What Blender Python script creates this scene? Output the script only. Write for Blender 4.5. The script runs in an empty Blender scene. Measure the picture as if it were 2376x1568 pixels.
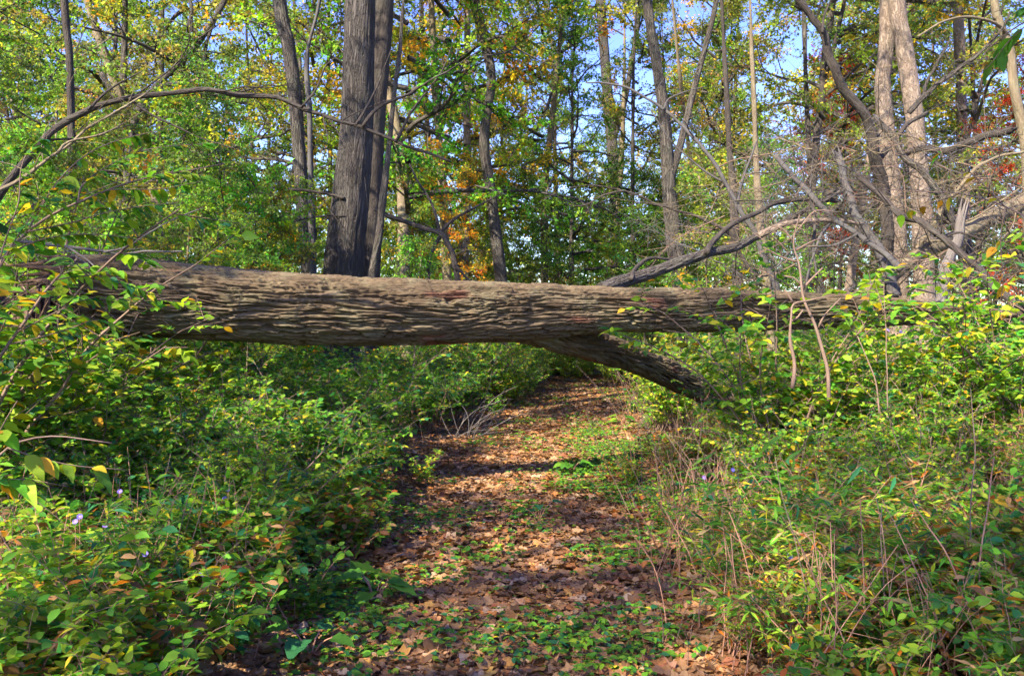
import bpy, math, random
import numpy as np
from mathutils import Vector, Matrix, Euler

# ------------------------------------------------------------------ camera, sky, sun, exposure
scene = bpy.context.scene
FPX, CXP, CYP, HOR, CAMH = 2058.0, 1188.0, 784.0, 760.0, 1.5
PITCH = math.atan((CYP - HOR) / FPX)
cam_d = bpy.data.cameras.new('camera')
cam_d.sensor_width = 36.0
cam_d.lens = 36.0 * FPX / 2376.0
cam_d.clip_start, cam_d.clip_end = 0.05, 2000.0
cam = bpy.data.objects.new('camera', cam_d)
cam.location = (0, 0, CAMH)
cam.rotation_euler = (math.pi / 2 - PITCH, 0, 0)
scene.collection.objects.link(cam)
scene.camera = cam

SUN_EL, SUN_AZ = math.radians(42), math.radians(220)      # azimuth from +Y towards +X: behind the camera, on its left
SUN_DIR = Vector((math.sin(SUN_AZ) * math.cos(SUN_EL), math.cos(SUN_AZ) * math.cos(SUN_EL), math.sin(SUN_EL)))
world = bpy.data.worlds.new('World')
scene.world = world
world.use_nodes = True
wn = world.node_tree
wbg = wn.nodes['Background']
sky = wn.nodes.new('ShaderNodeTexSky')
sky.sky_type = 'NISHITA'
sky.sun_disc = False
sky.sun_elevation, sky.sun_rotation = SUN_EL, SUN_AZ
sky.dust_density, sky.ozone_density, sky.air_density = 0.6, 2.0, 1.0
hsv = wn.nodes.new('ShaderNodeHueSaturation')
hsv.inputs['Saturation'].default_value = 1.3
hsv.inputs['Hue'].default_value = .535
wn.links.new(sky.outputs[0], hsv.inputs['Color'])
wn.links.new(hsv.outputs[0], wbg.inputs['Color'])
wbg.inputs['Strength'].default_value = 0.135
sun_d = bpy.data.lights.new('sun', 'SUN')
sun_d.energy, sun_d.angle, sun_d.color = 5.0, math.radians(0.6), (1.0, 0.88, 0.68)
sun = bpy.data.objects.new('sun', sun_d)
sun.rotation_euler = SUN_DIR.to_track_quat('Z', 'Y').to_euler()
sun.location = (-10, -20, 30)
scene.collection.objects.link(sun)
vs = scene.view_settings
vs.view_transform, vs.look, vs.exposure, vs.gamma, vs.use_curve_mapping = 'Standard', 'None', 2.05, 1.0, False
cy = scene.cycles
cy.max_bounces, cy.diffuse_bounces, cy.glossy_bounces, cy.transmission_bounces, cy.transparent_max_bounces = 4, 3, 1, 2, 4
cy.use_adaptive_sampling, cy.adaptive_threshold, cy.adaptive_min_samples = True, .03, 16
cy.caustics_reflective = cy.caustics_refractive = False
cy.sample_clamp_indirect = 6.0

COL = scene.collection
rng = np.random.default_rng(7)
PI = math.pi

# ------------------------------------------------------------------ helpers
CP, SP = math.cos(PITCH), math.sin(PITCH)
def at(px, py, d):
    """The world point that stands d metres down the path (world y) where the photograph has the pixel."""
    rx, ry, rz = (px - CXP) / FPX, 1.0, -(py - CYP) / FPX
    wy, wz = ry * CP + rz * SP, -ry * SP + rz * CP
    k = d / wy
    return np.array([rx * k, d, CAMH + wz * k])

def smooth(a, b, x):
    t = np.clip((np.asarray(x, float) - a) / (b - a), 0, 1)
    return t * t * (3 - 2 * t)

_perm = np.random.default_rng(3).permutation(256)
_perm = np.concatenate([_perm, _perm, _perm])
_g = np.random.default_rng(4).normal(size=(256, 3)); _g /= np.linalg.norm(_g, axis=1)[:, None]
def noise3(p):
    p = np.asarray(p, float)
    i = np.floor(p).astype(int); f = p - i; u = f * f * f * (f * (f * 6 - 15) + 10)
    i &= 255
    out = 0
    for dx in (0, 1):
        wx = u[:, 0] if dx else 1 - u[:, 0]
        for dy in (0, 1):
            wy = u[:, 1] if dy else 1 - u[:, 1]
            for dz in (0, 1):
                wz = u[:, 2] if dz else 1 - u[:, 2]
                h = _perm[_perm[_perm[(i[:, 0] + dx) & 255] + ((i[:, 1] + dy) & 255)] + ((i[:, 2] + dz) & 255)]
                out = out + wx * wy * wz * ((_g[h] * (f - np.array([dx, dy, dz]))).sum(1))
    return out * 1.6

PY = np.array([-5, 0, 3.8, 5.7, 9.0, 12.9, 19.3, 28, 45, 90.])
PC = np.array([-.15, -.15, -.12, -.10, .03, .50, 1.45, 2.9, 6.5, 18.])
PW = np.array([.8, .8, .8, .82, .78, .92, 1.0, .8, .6, .4])
def path_c(y): return np.interp(y, PY, PC)
def path_w(y): return np.interp(y, PY, PW)
def gz(x, y):
    x = np.atleast_1d(np.asarray(x, float)); y = np.atleast_1d(np.asarray(y, float))
    c, w = path_c(y), path_w(y)
    e = np.abs(x - c) - w
    z = 0.10 * smooth(-.2, 1.0, e) + 0.22 * smooth(.3, 3.0, x - c - w) * smooth(40, 20, y)
    q = np.stack([x * .6, y * .6, np.zeros_like(x)], 1)
    z = z + .05 * noise3(q) + .02 * noise3(q * 4 + 5.2)
    return z
def g1(x, y): return float(gz(x, y)[0])

class MB:
    """Collects triangles and quads of one mesh."""
    def __init__(self):
        self.v, self.bk, self.col, self.f3, self.f4, self.n = [], [], [], [], [], 0
    def add(self, v, f3=None, f4=None, bk=None, col=None):
        v = np.asarray(v, float)
        self.v.append(v)
        self.bk.append(np.zeros_like(v) if bk is None else bk)
        self.col.append(np.ones((len(v), 3)) if col is None else col)
        if f3 is not None and len(f3): self.f3.append(np.asarray(f3) + self.n)
        if f4 is not None and len(f4): self.f4.append(np.asarray(f4) + self.n)
        self.n += len(v)
    def mesh(self, name, mats, smooth_shade=True):
        m = bpy.data.meshes.new(name)
        v = np.concatenate(self.v)
        f3 = np.concatenate(self.f3) if self.f3 else np.zeros((0, 3), int)
        f4 = np.concatenate(self.f4) if self.f4 else np.zeros((0, 4), int)
        m.vertices.add(len(v)); m.vertices.foreach_set('co', v.astype(np.float32).ravel())
        lv = np.concatenate([f3.ravel(), f4.ravel()]).astype(np.int32)
        m.loops.add(len(lv)); m.loops.foreach_set('vertex_index', lv)
        st = np.concatenate([np.arange(len(f3)) * 3, len(f3) * 3 + np.arange(len(f4)) * 4]).astype(np.int32)
        m.polygons.add(len(st)); m.polygons.foreach_set('loop_start', st)
        if smooth_shade: m.polygons.foreach_set('use_smooth', np.ones(len(st), bool))
        a = m.attributes.new('bk', 'FLOAT_VECTOR', 'POINT'); a.data.foreach_set('vector', np.concatenate(self.bk).astype(np.float32).ravel())
        c = np.ones((len(v), 4), np.float32); c[:, :3] = np.concatenate(self.col)
        a = m.attributes.new('leafcol', 'FLOAT_COLOR', 'POINT'); a.data.foreach_set('color', c.ravel())
        m.update(calc_edges=True)
        for mt in (mats if isinstance(mats, (list, tuple)) else [mats]): m.materials.append(mt)
        return m

def catmull(P, R, step):
    P, R = np.asarray(P, float), np.asarray(R, float)
    if len(P) < 3:
        n = max(2, int(np.linalg.norm(P[1] - P[0]) / step) + 1)
        t = np.linspace(0, 1, n)[:, None]
        return P[0] * (1 - t) + P[1] * t, R[0] * (1 - t[:, 0]) + R[1] * t[:, 0]
    Q = np.vstack([2 * P[0] - P[1], P, 2 * P[-1] - P[-2]])
    outp, outr = [], []
    for i in range(len(P) - 1):
        a, b, c, d = Q[i:i + 4]
        n = max(2, int(np.linalg.norm(c - b) / step) + 1)
        t = np.linspace(0, 1, n, endpoint=(i == len(P) - 2))[:, None]
        outp.append(.5 * (2 * b + (c - a) * t + (2 * a - 5 * b + 4 * c - d) * t ** 2 + (3 * b - a - 3 * c + d) * t ** 3))
        outr.append(R[i] * (1 - t[:, 0]) + R[i + 1] * t[:, 0])
    return np.vstack(outp), np.concatenate(outr)

def frames(P):
    T = np.gradient(P, axis=0); T /= np.linalg.norm(T, axis=1)[:, None] + 1e-9
    ref = np.array([0, 1., 0]) if abs(T[0][1]) < .8 else np.array([1., 0, 0])
    U = np.zeros_like(T); u = ref - T[0] * ref.dot(T[0]); U[0] = u / np.linalg.norm(u)
    for i in range(1, len(P)):
        u = U[i - 1] - T[i] * U[i - 1].dot(T[i]); U[i] = u / (np.linalg.norm(u) + 1e-9)
    return T, U, np.cross(T, U)

def tube(mb, P, R, sides=6, disp=None, cap=True, s0=0.0, jag=0.0):
    """A closed tapered tube along P. disp(a, b, s, theta) gives radial offsets."""
    P, R = np.asarray(P, float), np.asarray(R, float)
    T, U, V = frames(P)
    n = len(P)
    s = s0 + np.concatenate([[0], np.cumsum(np.linalg.norm(np.diff(P, axis=0), axis=1))])
    th = np.linspace(0, 2 * PI, sides, endpoint=False)
    ca, sa = np.cos(th), np.sin(th)
    rr = np.repeat(R[:, None], sides, 1)
    A, B, S = R[:, None] * ca, R[:, None] * sa, np.repeat(s[:, None], sides, 1)
    if disp is not None: rr = rr + disp(A.ravel(), B.ravel(), S.ravel(), np.tile(th, n)).reshape(n, sides)
    X = P[:, None, :] + rr[..., None] * (ca[None, :, None] * U[:, None, :] + sa[None, :, None] * V[:, None, :])
    if jag:
        X[-1] += T[-1] * (rng.random(sides)[:, None] * jag); X[-2] += T[-2] * (rng.random(sides)[:, None] * jag * .4)
    X = X.reshape(-1, 3)
    bk = np.stack([A.ravel(), B.ravel(), S.ravel()], 1)
    i, j = np.meshgrid(np.arange(n - 1), np.arange(sides), indexing='ij')
    j2 = (j + 1) % sides
    f4 = np.stack([i * sides + j, i * sides + j2, (i + 1) * sides + j2, (i + 1) * sides + j], -1).reshape(-1, 4)
    f3 = []
    if cap:
        X = np.vstack([X, P[:1], P[-1:]]); bk = np.vstack([bk, bk[:1] * 0, bk[-1:]])
        k = np.arange(sides); k2 = (k + 1) % sides
        f3 = np.vstack([np.stack([np.full(sides, n * sides), k2, k], 1),
                        np.stack([np.full(sides, n * sides + 1), (n - 1) * sides + k, (n - 1) * sides + k2], 1)])
    mb.add(X, f3, f4, bk)

def sticks(mb, P0, P1, r0, r1, sides=3):
    """Many straight tapered sticks at once."""
    P0, P1 = np.asarray(P0, float), np.asarray(P1, float)
    n = len(P0)
    if not n: return
    T = P1 - P0; L = np.linalg.norm(T, axis=1); T = T / (L[:, None] + 1e-9)
    ref = np.where((np.abs(T[:, 2]) > .8)[:, None], np.array([1., 0, 0]), np.array([0, 0, 1.]))
    U = np.cross(T, ref); U /= np.linalg.norm(U, axis=1)[:, None]; V = np.cross(T, U)
    th = np.linspace(0, 2 * PI, sides, endpoint=False)
    d = np.cos(th)[None, :, None] * U[:, None] + np.sin(th)[None, :, None] * V[:, None]
    r0 = np.broadcast_to(r0, n)[:, None, None]; r1 = np.broadcast_to(r1, n)[:, None, None]
    X = np.concatenate([P0[:, None] + d * r0, P1[:, None] + d * r1], 1).reshape(-1, 3)
    k = np.arange(sides); k2 = (k + 1) % sides
    q = np.stack([k, k2, sides + k2, sides + k], 1)
    f4 = (q[None] + (np.arange(n) * 2 * sides)[:, None, None]).reshape(-1, 4)
    bk = np.zeros_like(X); bk[:, 2] = np.repeat(rng.random(n) * 5, 2 * sides) + np.tile(np.r_[np.zeros(sides), np.ones(sides)], n) * .3
    mb.add(X, None, f4, bk)

# leaf outlines: length 1 along +Y, upper side +Z
OVATE = (np.array([[0, 0, 0], [-.27, .30, .05], [.27, .30, .05], [-.25, .62, .03], [.25, .62, .03], [0, 1, -.10], [0, .32, -.02], [0, .65, -.03]]),
         np.array([[0, 6, 1], [0, 2, 6], [3, 7, 5], [7, 4, 5]]), np.array([[1, 6, 7, 3], [6, 2, 4, 7]]))
LANCE = (np.array([[0, 0, 0], [-.10, .35, .02], [.10, .35, .02], [0, 1, -.14], [0, .38, -.01]]),
         np.array([[0, 4, 1], [0, 2, 4], [1, 4, 3], [4, 2, 3]]), np.zeros((0, 4), int))
DIAM = (np.array([[0, 0, 0], [-.32, .48, .07], [.32, .48, .07], [0, 1, -.05]]), np.array([[0, 3, 1], [0, 2, 3]]), np.zeros((0, 4), int))

def leaves(mb, tmpl, P, D, N, size, col):
    """Scatter leaves: bases P, directions D, upper-side normals N, lengths size, colours col."""
    V, f3, f4 = tmpl
    D = D / (np.linalg.norm(D, axis=1)[:, None] + 1e-9)
    X = np.cross(D, N); X /= (np.linalg.norm(X, axis=1)[:, None] + 1e-9)
    Z = np.cross(X, D)
    n, k = len(P), len(V)
    W = P[:, None] + size[:, None, None] * (V[None, :, 0:1] * X[:, None] + V[None, :, 1:2] * D[:, None] + V[None, :, 2:3] * Z[:, None])
    off = (np.arange(n) * k)[:, None, None]
    mb.add(W.reshape(-1, 3), (f3[None] + off).reshape(-1, 3), (f4[None] + off).reshape(-1, 4) if len(f4) else None,
           None, np.repeat(col, k, 0))

PAL = {
    'deep': (.032, .105, .018), 'green': (.060, .185, .020), 'lush': (.110, .265, .022), 'teal': (.032, .145, .052),
    'lime': (.220, .340, .025), 'yellow': (.50, .40, .025), 'gold': (.48, .26, .02), 'orange': (.46, .16, .02),
    'rust': (.30, .085, .02), 'brown': (.20, .105, .04), 'tan': (.36, .23, .10), 'red': (.42, .04, .03), 'olive': (.17, .19, .045), 'pale': (.15, .24, .05)}
def pick(n, w, jit=.25, r=None):
    r = r or rng
    ks = list(w); p = np.array([w[k] for k in ks], float); p /= p.sum()
    c = np.array([PAL[k] for k in ks])[r.choice(len(ks), n, p=p)]
    return np.clip(c * (1 + jit * r.normal(size=(n, 1))) * (1 + .08 * r.normal(size=(n, 3))), .005, .8)

def unit(v): return v / (np.linalg.norm(v, axis=-1, keepdims=True) + 1e-9)

def grow(r, p, d, L, n=6, wander=.15, bend=(0, 0, 0)):
    P = [np.array(p, float)]; d = unit(np.array(d, float)); bend = np.array(bend, float)
    for k in range(n):
        d = unit(d + wander * r.normal(size=3) + bend / n)
        P.append(P[-1] + d * L / n)
    return np.array(P)

def obj(name, mesh, parent=None, loc=None, rot=None, scl=None):
    o = bpy.data.objects.new(name, mesh); COL.objects.link(o)
    if parent is not None: o.parent = parent
    if loc is not None: o.location = loc
    if rot is not None: o.rotation_euler = rot
    if scl is not None: o.scale = (scl,) * 3 if np.isscalar(scl) else scl
    return o
def tag(o, label=None, cat=None, group=None, kind=None):
    if label: o['label'] = label
    if cat: o['category'] = cat
    if group: o['group'] = group
    if kind: o['kind'] = kind
    return o
def thing(name, label, cat, loc=(0, 0, 0), group=None, rz=0.0, scl=1.0):
    o = bpy.data.objects.new(name, None); COL.objects.link(o)
    o.empty_display_size = .1
    o.location = loc; o.rotation_euler = (0, 0, rz); o.scale = (scl,) * 3
    return tag(o, label, cat, group)

# ------------------------------------------------------------------ materials
def new_mat(name):
    m = bpy.data.materials.new(name); m.use_nodes = True
    nt = m.node_tree
    return m, nt, nt.nodes['Principled BSDF'], nt.nodes['Material Output']
def node(nt, t, **kw):
    n = nt.nodes.new(t)
    for k, v in kw.items(): setattr(n, k, v)
    return n
def noise_node(nt, vec, scale, detail=4, rough=.55, dist=0.0):
    n = node(nt, 'ShaderNodeTexNoise'); nt.links.new(vec, n.inputs['Vector'])
    n.inputs['Scale'].default_value, n.inputs['Detail'].default_value, n.inputs['Roughness'].default_value, n.inputs['Distortion'].default_value = scale, detail, rough, dist
    return n.outputs['Fac']
def ramp(nt, fac, stops):
    n = node(nt, 'ShaderNodeValToRGB'); nt.links.new(fac, n.inputs['Fac'])
    e = n.color_ramp.elements
    while len(e) < len(stops): e.new(.5)
    for el, (p, c) in zip(e, stops): el.position = p; el.color = (*c, 1) if len(c) == 3 else c
    return n.outputs['Color']
def mixc(nt, f, a, b, mode='MIX'):
    n = node(nt, 'ShaderNodeMix', data_type='RGBA', blend_type=mode)
    for s, v in ((0, f), (6, a), (7, b)):
        if hasattr(v, 'is_linked'): nt.links.new(v, n.inputs[s])
        else: n.inputs[s].default_value = v if s == 0 else (*v, 1)
    return n.outputs[2]

def bark(name, c0, c1, c2, lichen=(.20, .24, .17), lich=.5, scale=22.0, stretch=.16, bump=.6, dist=.02):
    m, nt, bs, out = new_mat(name)
    a = node(nt, 'ShaderNodeAttribute', attribute_name='bk')
    mp = node(nt, 'ShaderNodeMapping'); nt.links.new(a.outputs['Vector'], mp.inputs['Vector'])
    mp.inputs['Scale'].default_value = (1, 1, stretch)
    v = mp.outputs[0]
    n1 = noise_node(nt, v, scale, 3, .6, .3)
    n2 = noise_node(nt, v, scale * .18, 4, .6)
    n3 = noise_node(nt, a.outputs['Vector'], 3.2, 5, .65)
    col = ramp(nt, n1, [(.30, c0), (.52, c1), (.72, c2)])
    col = mixc(nt, .5, col, ramp(nt, n2, [(.3, c0), (.7, c2)]))
    lf = node(nt, 'ShaderNodeMapRange'); nt.links.new(n3, lf.inputs[0])
    lf.inputs[1].default_value, lf.inputs[2].default_value, lf.inputs[3].default_value, lf.inputs[4].default_value = .48, .70, 0, lich
    col = mixc(nt, lf.outputs[0], col, lichen)
    if name == 'log_bark':       # places where the outer bark is gone
        n4 = noise_node(nt, mp.outputs[0], 9, 2, .5)
        n5 = noise_node(nt, a.outputs['Vector'], 1.1, 2, .5)
        rf = node(nt, 'ShaderNodeMapRange'); nt.links.new(n4, rf.inputs[0]); rf.inputs[1].default_value, rf.inputs[2].default_value = .60, .66
        rf2 = node(nt, 'ShaderNodeMapRange'); nt.links.new(n5, rf2.inputs[0]); rf2.inputs[1].default_value, rf2.inputs[2].default_value = .53, .62
        ml = node(nt, 'ShaderNodeMath', operation='MULTIPLY'); nt.links.new(rf.outputs[0], ml.inputs[0]); nt.links.new(rf2.outputs[0], ml.inputs[1])
        col = mixc(nt, ml.outputs[0], col, (.135, .05, .034))
    nt.links.new(col, bs.inputs['Base Color'])
    bs.inputs['Roughness'].default_value = .9
    bs.inputs['Specular IOR Level'].default_value = .2
    # furrows: thin lines where a stretched noise crosses its mean
    ab = node(nt, 'ShaderNodeMath', operation='SUBTRACT'); nt.links.new(n1, ab.inputs[0]); ab.inputs[1].default_value = .5
    ab2 = node(nt, 'ShaderNodeMath', operation='ABSOLUTE'); nt.links.new(ab.outputs[0], ab2.inputs[0])
    mr = node(nt, 'ShaderNodeMapRange'); nt.links.new(ab2.outputs[0], mr.inputs[0]); mr.inputs[2].default_value = .09
    fine = noise_node(nt, v, scale * 4, 3, .6)
    ad = node(nt, 'ShaderNodeMath', operation='MULTIPLY_ADD'); nt.links.new(fine, ad.inputs[0]); ad.inputs[1].default_value = .5; nt.links.new(mr.outputs[0], ad.inputs[2])
    b = node(nt, 'ShaderNodeBump'); b.inputs['Strength'].default_value = bump; b.inputs['Distance'].default_value = dist
    nt.links.new(ad.outputs[0], b.inputs['Height']); nt.links.new(b.outputs[0], bs.inputs['Normal'])
    return m

M = {}
M['log'] = bark('log_bark', (.036, .023, .014), (.072, .050, .031), (.145, .108, .067), (.14, .13, .078), .6, 30, .14, .5, .008)
M['grey'] = bark('grey_bark', (.032, .026, .024), (.075, .064, .056), (.135, .12, .105), (.11, .12, .085), .4, 24, .12, 1.0, .03)
M['oak'] = bark('oak_bark', (.024, .020, .020), (.058, .050, .047), (.105, .094, .086), (.085, .09, .07), .35, 24, .12, 1.0, .04)
M['dark'] = bark('dark_bark', (.018, .014, .013), (.040, .033, .03), (.075, .063, .055), (.07, .075, .055), .3, 26, .2, .7, .012)
M['pale'] = bark('pale_bark', (.115, .082, .062), (.20, .152, .12), (.295, .235, .19), (.21, .19, .15), .4, 20, .35, .9, .018)
M['tanbark'] = bark('tan_bark', (.075, .056, .036), (.14, .11, .07), (.21, .17, .115), (.16, .165, .10), .5, 22, .25, .6, .012)
M['smooth'] = bark('smooth_bark', (.03, .027, .027), (.06, .055, .057), (.10, .093, .093), (.095, .105, .09), .4, 18, .5, .3, .005)
M['wood'] = bark('weathered_wood', (.07, .058, .053), (.13, .115, .107), (.20, .18, .17), (.14, .12, .11), .4, 40, .05, .6, .006)
M['splint'] = bark('splintered_wood', (.03, .018, .013), (.075, .045, .03), (.16, .105, .07), (.20, .10, .06), .5, 50, .05, .8, .01)
M['twig'] = bark('twig_bark', (.08, .05, .036), (.15, .10, .075), (.23, .165, .125), (.17, .14, .11), .3, 30, .2, .2, .003)
M['stem'] = bark('reddish_stem', (.17, .075, .05), (.27, .14, .09), (.36, .22, .15), (.3, .18, .12), .3, 30, .2, .2, .003)
M['redpatch'] = bark('bare_red_wood', (.13, .045, .03), (.22, .08, .05), (.30, .13, .085), (.20, .12, .09), .4, 40, .1, .5, .006)

def leaf_mat(name, rough=.6, trans=.5, spec=.2, ramp_stops=None):
    m, nt, bs, out = new_mat(name)
    oi = node(nt, 'ShaderNodeObjectInfo')
    if ramp_stops:
        col = ramp(nt, oi.outputs['Random'], ramp_stops)
        nt.nodes[-1].color_ramp.interpolation = 'LINEAR'
        geo = node(nt, 'ShaderNodeNewGeometry')
        n = noise_node(nt, geo.outputs['Position'], 45, 3)
        col = mixc(nt, n, mixc(nt, 1.0, col, (.62, .52, .45), 'MULTIPLY'), col)
    else:
        a = node(nt, 'ShaderNodeAttribute', attribute_name='leafcol')
        col = mixc(nt, 1.0, a.outputs['Color'], oi.outputs['Color'], 'MULTIPLY')
        hs = node(nt, 'ShaderNodeHueSaturation'); nt.links.new(col, hs.inputs['Color'])
        mr = node(nt, 'ShaderNodeMapRange'); nt.links.new(oi.outputs['Random'], mr.inputs[0]); mr.inputs[3].default_value, mr.inputs[4].default_value = .8, 1.2
        nt.links.new(mr.outputs[0], hs.inputs['Value'])
        col = hs.outputs[0]
    nt.links.new(col, bs.inputs['Base Color'])
    bs.inputs['Roughness'].default_value = rough; bs.inputs['Specular IOR Level'].default_value = spec
    tr = node(nt, 'ShaderNodeBsdfTranslucent')
    tc = mixc(nt, 1.0, col, (1.5, 1.35, .7), 'MULTIPLY')
    nt.links.new(tc, tr.inputs['Color'])
    mx = node(nt, 'ShaderNodeMixShader'); mx.inputs[0].default_value = trans
    nt.links.new(bs.outputs[0], mx.inputs[1]); nt.links.new(tr.outputs[0], mx.inputs[2])
    nt.links.new(mx.outputs[0], out.inputs['Surface'])
    return m
M['leaf'] = leaf_mat('leaf_green')
M['litter'] = leaf_mat('leaf_dry', .75, .2, .2, [(0, (.08, .05, .025)), (.14, (.27, .145, .065)), (.30, (.14, .08, .042)), (.46, (.40, .25, .12)),
                                             (.58, (.15, .09, .06)), (.70, (.43, .18, .05)), (.82, (.42, .32, .21)), (.91, (.22, .075, .035)), (1.0, (.42, .26, .07))])
def soil_mat(name, c0, c1, c2):
    m, nt, bs, out = new_mat(name)
    g = node(nt, 'ShaderNodeNewGeometry')
    v = g.outputs['Position']
    n1, n2, n3 = noise_node(nt, v, 1.3, 6, .6), noise_node(nt, v, 26, 5, .65), noise_node(nt, v, 9, 3, .6)
    col = ramp(nt, n2, [(.3, c0), (.5, c1), (.68, c2)])
    col = mixc(nt, n1, col, mixc(nt, .5, col, c0))
    nt.links.new(col, bs.inputs['Base Color']); bs.inputs['Roughness'].default_value = .95
    b = node(nt, 'ShaderNodeBump'); b.inputs['Strength'].default_value = .9; b.inputs['Distance'].default_value = .03
    ad = node(nt, 'ShaderNodeMath', operation='ADD'); nt.links.new(n2, ad.inputs[0]); nt.links.new(n3, ad.inputs[1])
    nt.links.new(ad.outputs[0], b.inputs['Height']); nt.links.new(b.outputs[0], bs.inputs['Normal'])
    return m
M['soil'] = soil_mat('forest_soil', (.045, .032, .02), (.09, .06, .035), (.17, .105, .055))
M['pathsoil'] = soil_mat('path_soil', (.06, .04, .026), (.12, .075, .045), (.21, .125, .07))

# ------------------------------------------------------------------ ground and path
def sheet(name, X, Y, Z, mat):
    mb = MB(); r, c = X.shape
    i, j = np.meshgrid(np.arange(r - 1), np.arange(c - 1), indexing='ij')
    q = np.stack([i * c + j, i * c + j + 1, (i + 1) * c + j + 1, (i + 1) * c + j], -1).reshape(-1, 4)
    mb.add(np.stack([X.ravel(), Y.ravel(), Z.ravel()], 1), None, q)
    return obj(name, mb.mesh(name, mat))
ys = np.concatenate([np.linspace(-40, 2, 22), np.linspace(2.2, 20, 120), np.linspace(20.5, 70, 80), np.geomspace(72, 900, 24)])
xs = np.concatenate([-np.geomspace(900, 22, 24), np.linspace(-21, 21, 240), np.geomspace(22, 900, 24)])
X, Y = np.meshgrid(xs, ys)
ground = tag(sheet('ground', X, Y, gz(X.ravel(), Y.ravel()).reshape(X.shape), M['soil']), kind='structure')
yp = np.linspace(-3, 60, 420); tt = np.linspace(-1, 1, 25)
Y = np.repeat(yp[:, None], 25, 1)
wv = path_w(yp) * (1 + .12 * noise3(np.stack([yp * 1.3, yp * 0, yp * 0], 1)))
X = path_c(yp)[:, None] + tt[None] * wv[:, None]
path = tag(sheet('path', X, Y, gz(X.ravel(), Y.ravel()).reshape(X.shape) + .006, M['pathsoil']), kind='structure')

# ------------------------------------------------------------------ the fallen tree across the path
LOG = [(150, 676, 88, 7.35), (250, 683, 92, 7.5), (450, 700, 90, 7.65), (760, 721, 81, 7.85), (1000, 726, 76, 8.05), (1230, 722, 67, 8.25), (1330, 719, 60, 8.35),
       (1500, 719, 53, 8.5), (1800, 720, 45, 8.75), (2000, 722, 38, 8.95), (2200, 729, 27, 9.15), (2400, 745, 18, 9.35), (2560, 765, 11, 9.5)]
LP = np.array([at(x, y, d) for x, y, r, d in LOG]); LR = np.array([r * d / FPX for x, y, r, d in LOG])
def log_disp(a, b, s, th):
    p = np.stack([a, b, s], 1)
    w = noise3(p * np.array([2.2, 2.2, 1.1]))
    q = p + .045 * np.stack([w, noise3(p * 2 + 9.1), w * 0], 1)
    n1 = noise3(q * np.array([27, 27, 1.5])); n2 = noise3(q * np.array([44, 44, 3.2]) + 4.7); n3 = noise3(q * np.array([24, 24, 11.]) + 11)
    f1 = smooth(.22, .08, np.abs(n1)); f2 = smooth(.19, .06, np.abs(n2)); f3 = smooth(.12, .03, np.abs(n3))
    lump = noise3(p * np.array([2.0, 2.0, .9]) + 3) * .022 + noise3(p * np.array([5, 5, 2.2]) + 8) * .009
    plate = .012 * noise3(q * np.array([14, 14, 2.5]) + 21)          # plates stand unevenly proud
    return lump + plate - .044 * f1 - .020 * f2 - .007 * f3 * (1 - f1) + .005 * noise3(q * np.array([60, 60, 14.]))
ft = thing('fallen_tree', 'huge fallen trunk with furrowed brown bark lying across the path on its broken stump', 'fallen tree', (LP[2][0], LP[2][1], g1(LP[2][0], LP[2][1])))
def child(name, mb, mat, parent, sm=True):
    """Link a mesh given in world coordinates as a part of parent."""
    o = obj(name, mb.mesh(name, mat, sm), parent)
    o.matrix_parent_inverse = Matrix.LocRotScale(parent.location, parent.rotation_euler, parent.scale).inverted()
    return o
P, R = catmull(LP, LR, .0125)
mb = MB(); tube(mb, P, R, 400, log_disp, jag=.25)
child('trunk', mb, M['log'], ft)
# the heavy limb that props it up from the ground
LB = [(1080, 735, 34, 8.1), (1210, 757, 37, 8.25), (1330, 790, 36, 8.7), (1440, 823, 33, 9.3), (1540, 862, 32, 9.9), (1640, 912, 30, 10.5), (1740, 965, 27, 11.1), (1800, 1000, 24, 11.5)]
P, R = catmull([at(x, y, d) for x, y, r, d in LB], [r * d / FPX for x, y, r, d in LB], .014)
mb = MB(); tube(mb, P, R, 170, log_disp, s0=20)
child('limb', mb, M['log'], ft)
def px_tube(mb, pts, d0, d1, w0, w1, sides=10, step=.06, disp=None, jag=0, wig=0.0):
    """Branch through photograph points; depth runs d0..d1, pixel widths w0..w1."""
    n = len(pts); t = np.linspace(0, 1, n)
    d = d0 + (d1 - d0) * t; w = w0 + (w1 - w0) * t
    P, R = catmull([at(x, y, dd) for (x, y), dd in zip(pts, d)], w * d / FPX / 2, step)
    if wig: P = P + wig * np.stack([noise3(P * 4 + k * 7.7) for k in range(3)], 1)
    tube(mb, P, R, sides, disp, jag=jag)
    return P, R
def small_bark(a, b, s, th):
    p = np.stack([a, b, s], 1)
    return .010 * noise3(p * np.array([3., 3, 2.]) + 1.3) - .007 * np.clip(1 - np.abs(noise3(p * np.array([28., 28, 5]))) / .25, 0, 1)
def rough(a, b, s, th):
    p = np.stack([a, b, s], 1)
    return .006 * noise3(p * np.array([6., 6, 5.]) + 1.3) + .008 * smooth(.45, .75, noise3(np.stack([s * 2.3, s * 0, s * 0 + 4], 1))) * np.minimum(1, (a * a + b * b) * 900)
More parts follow.
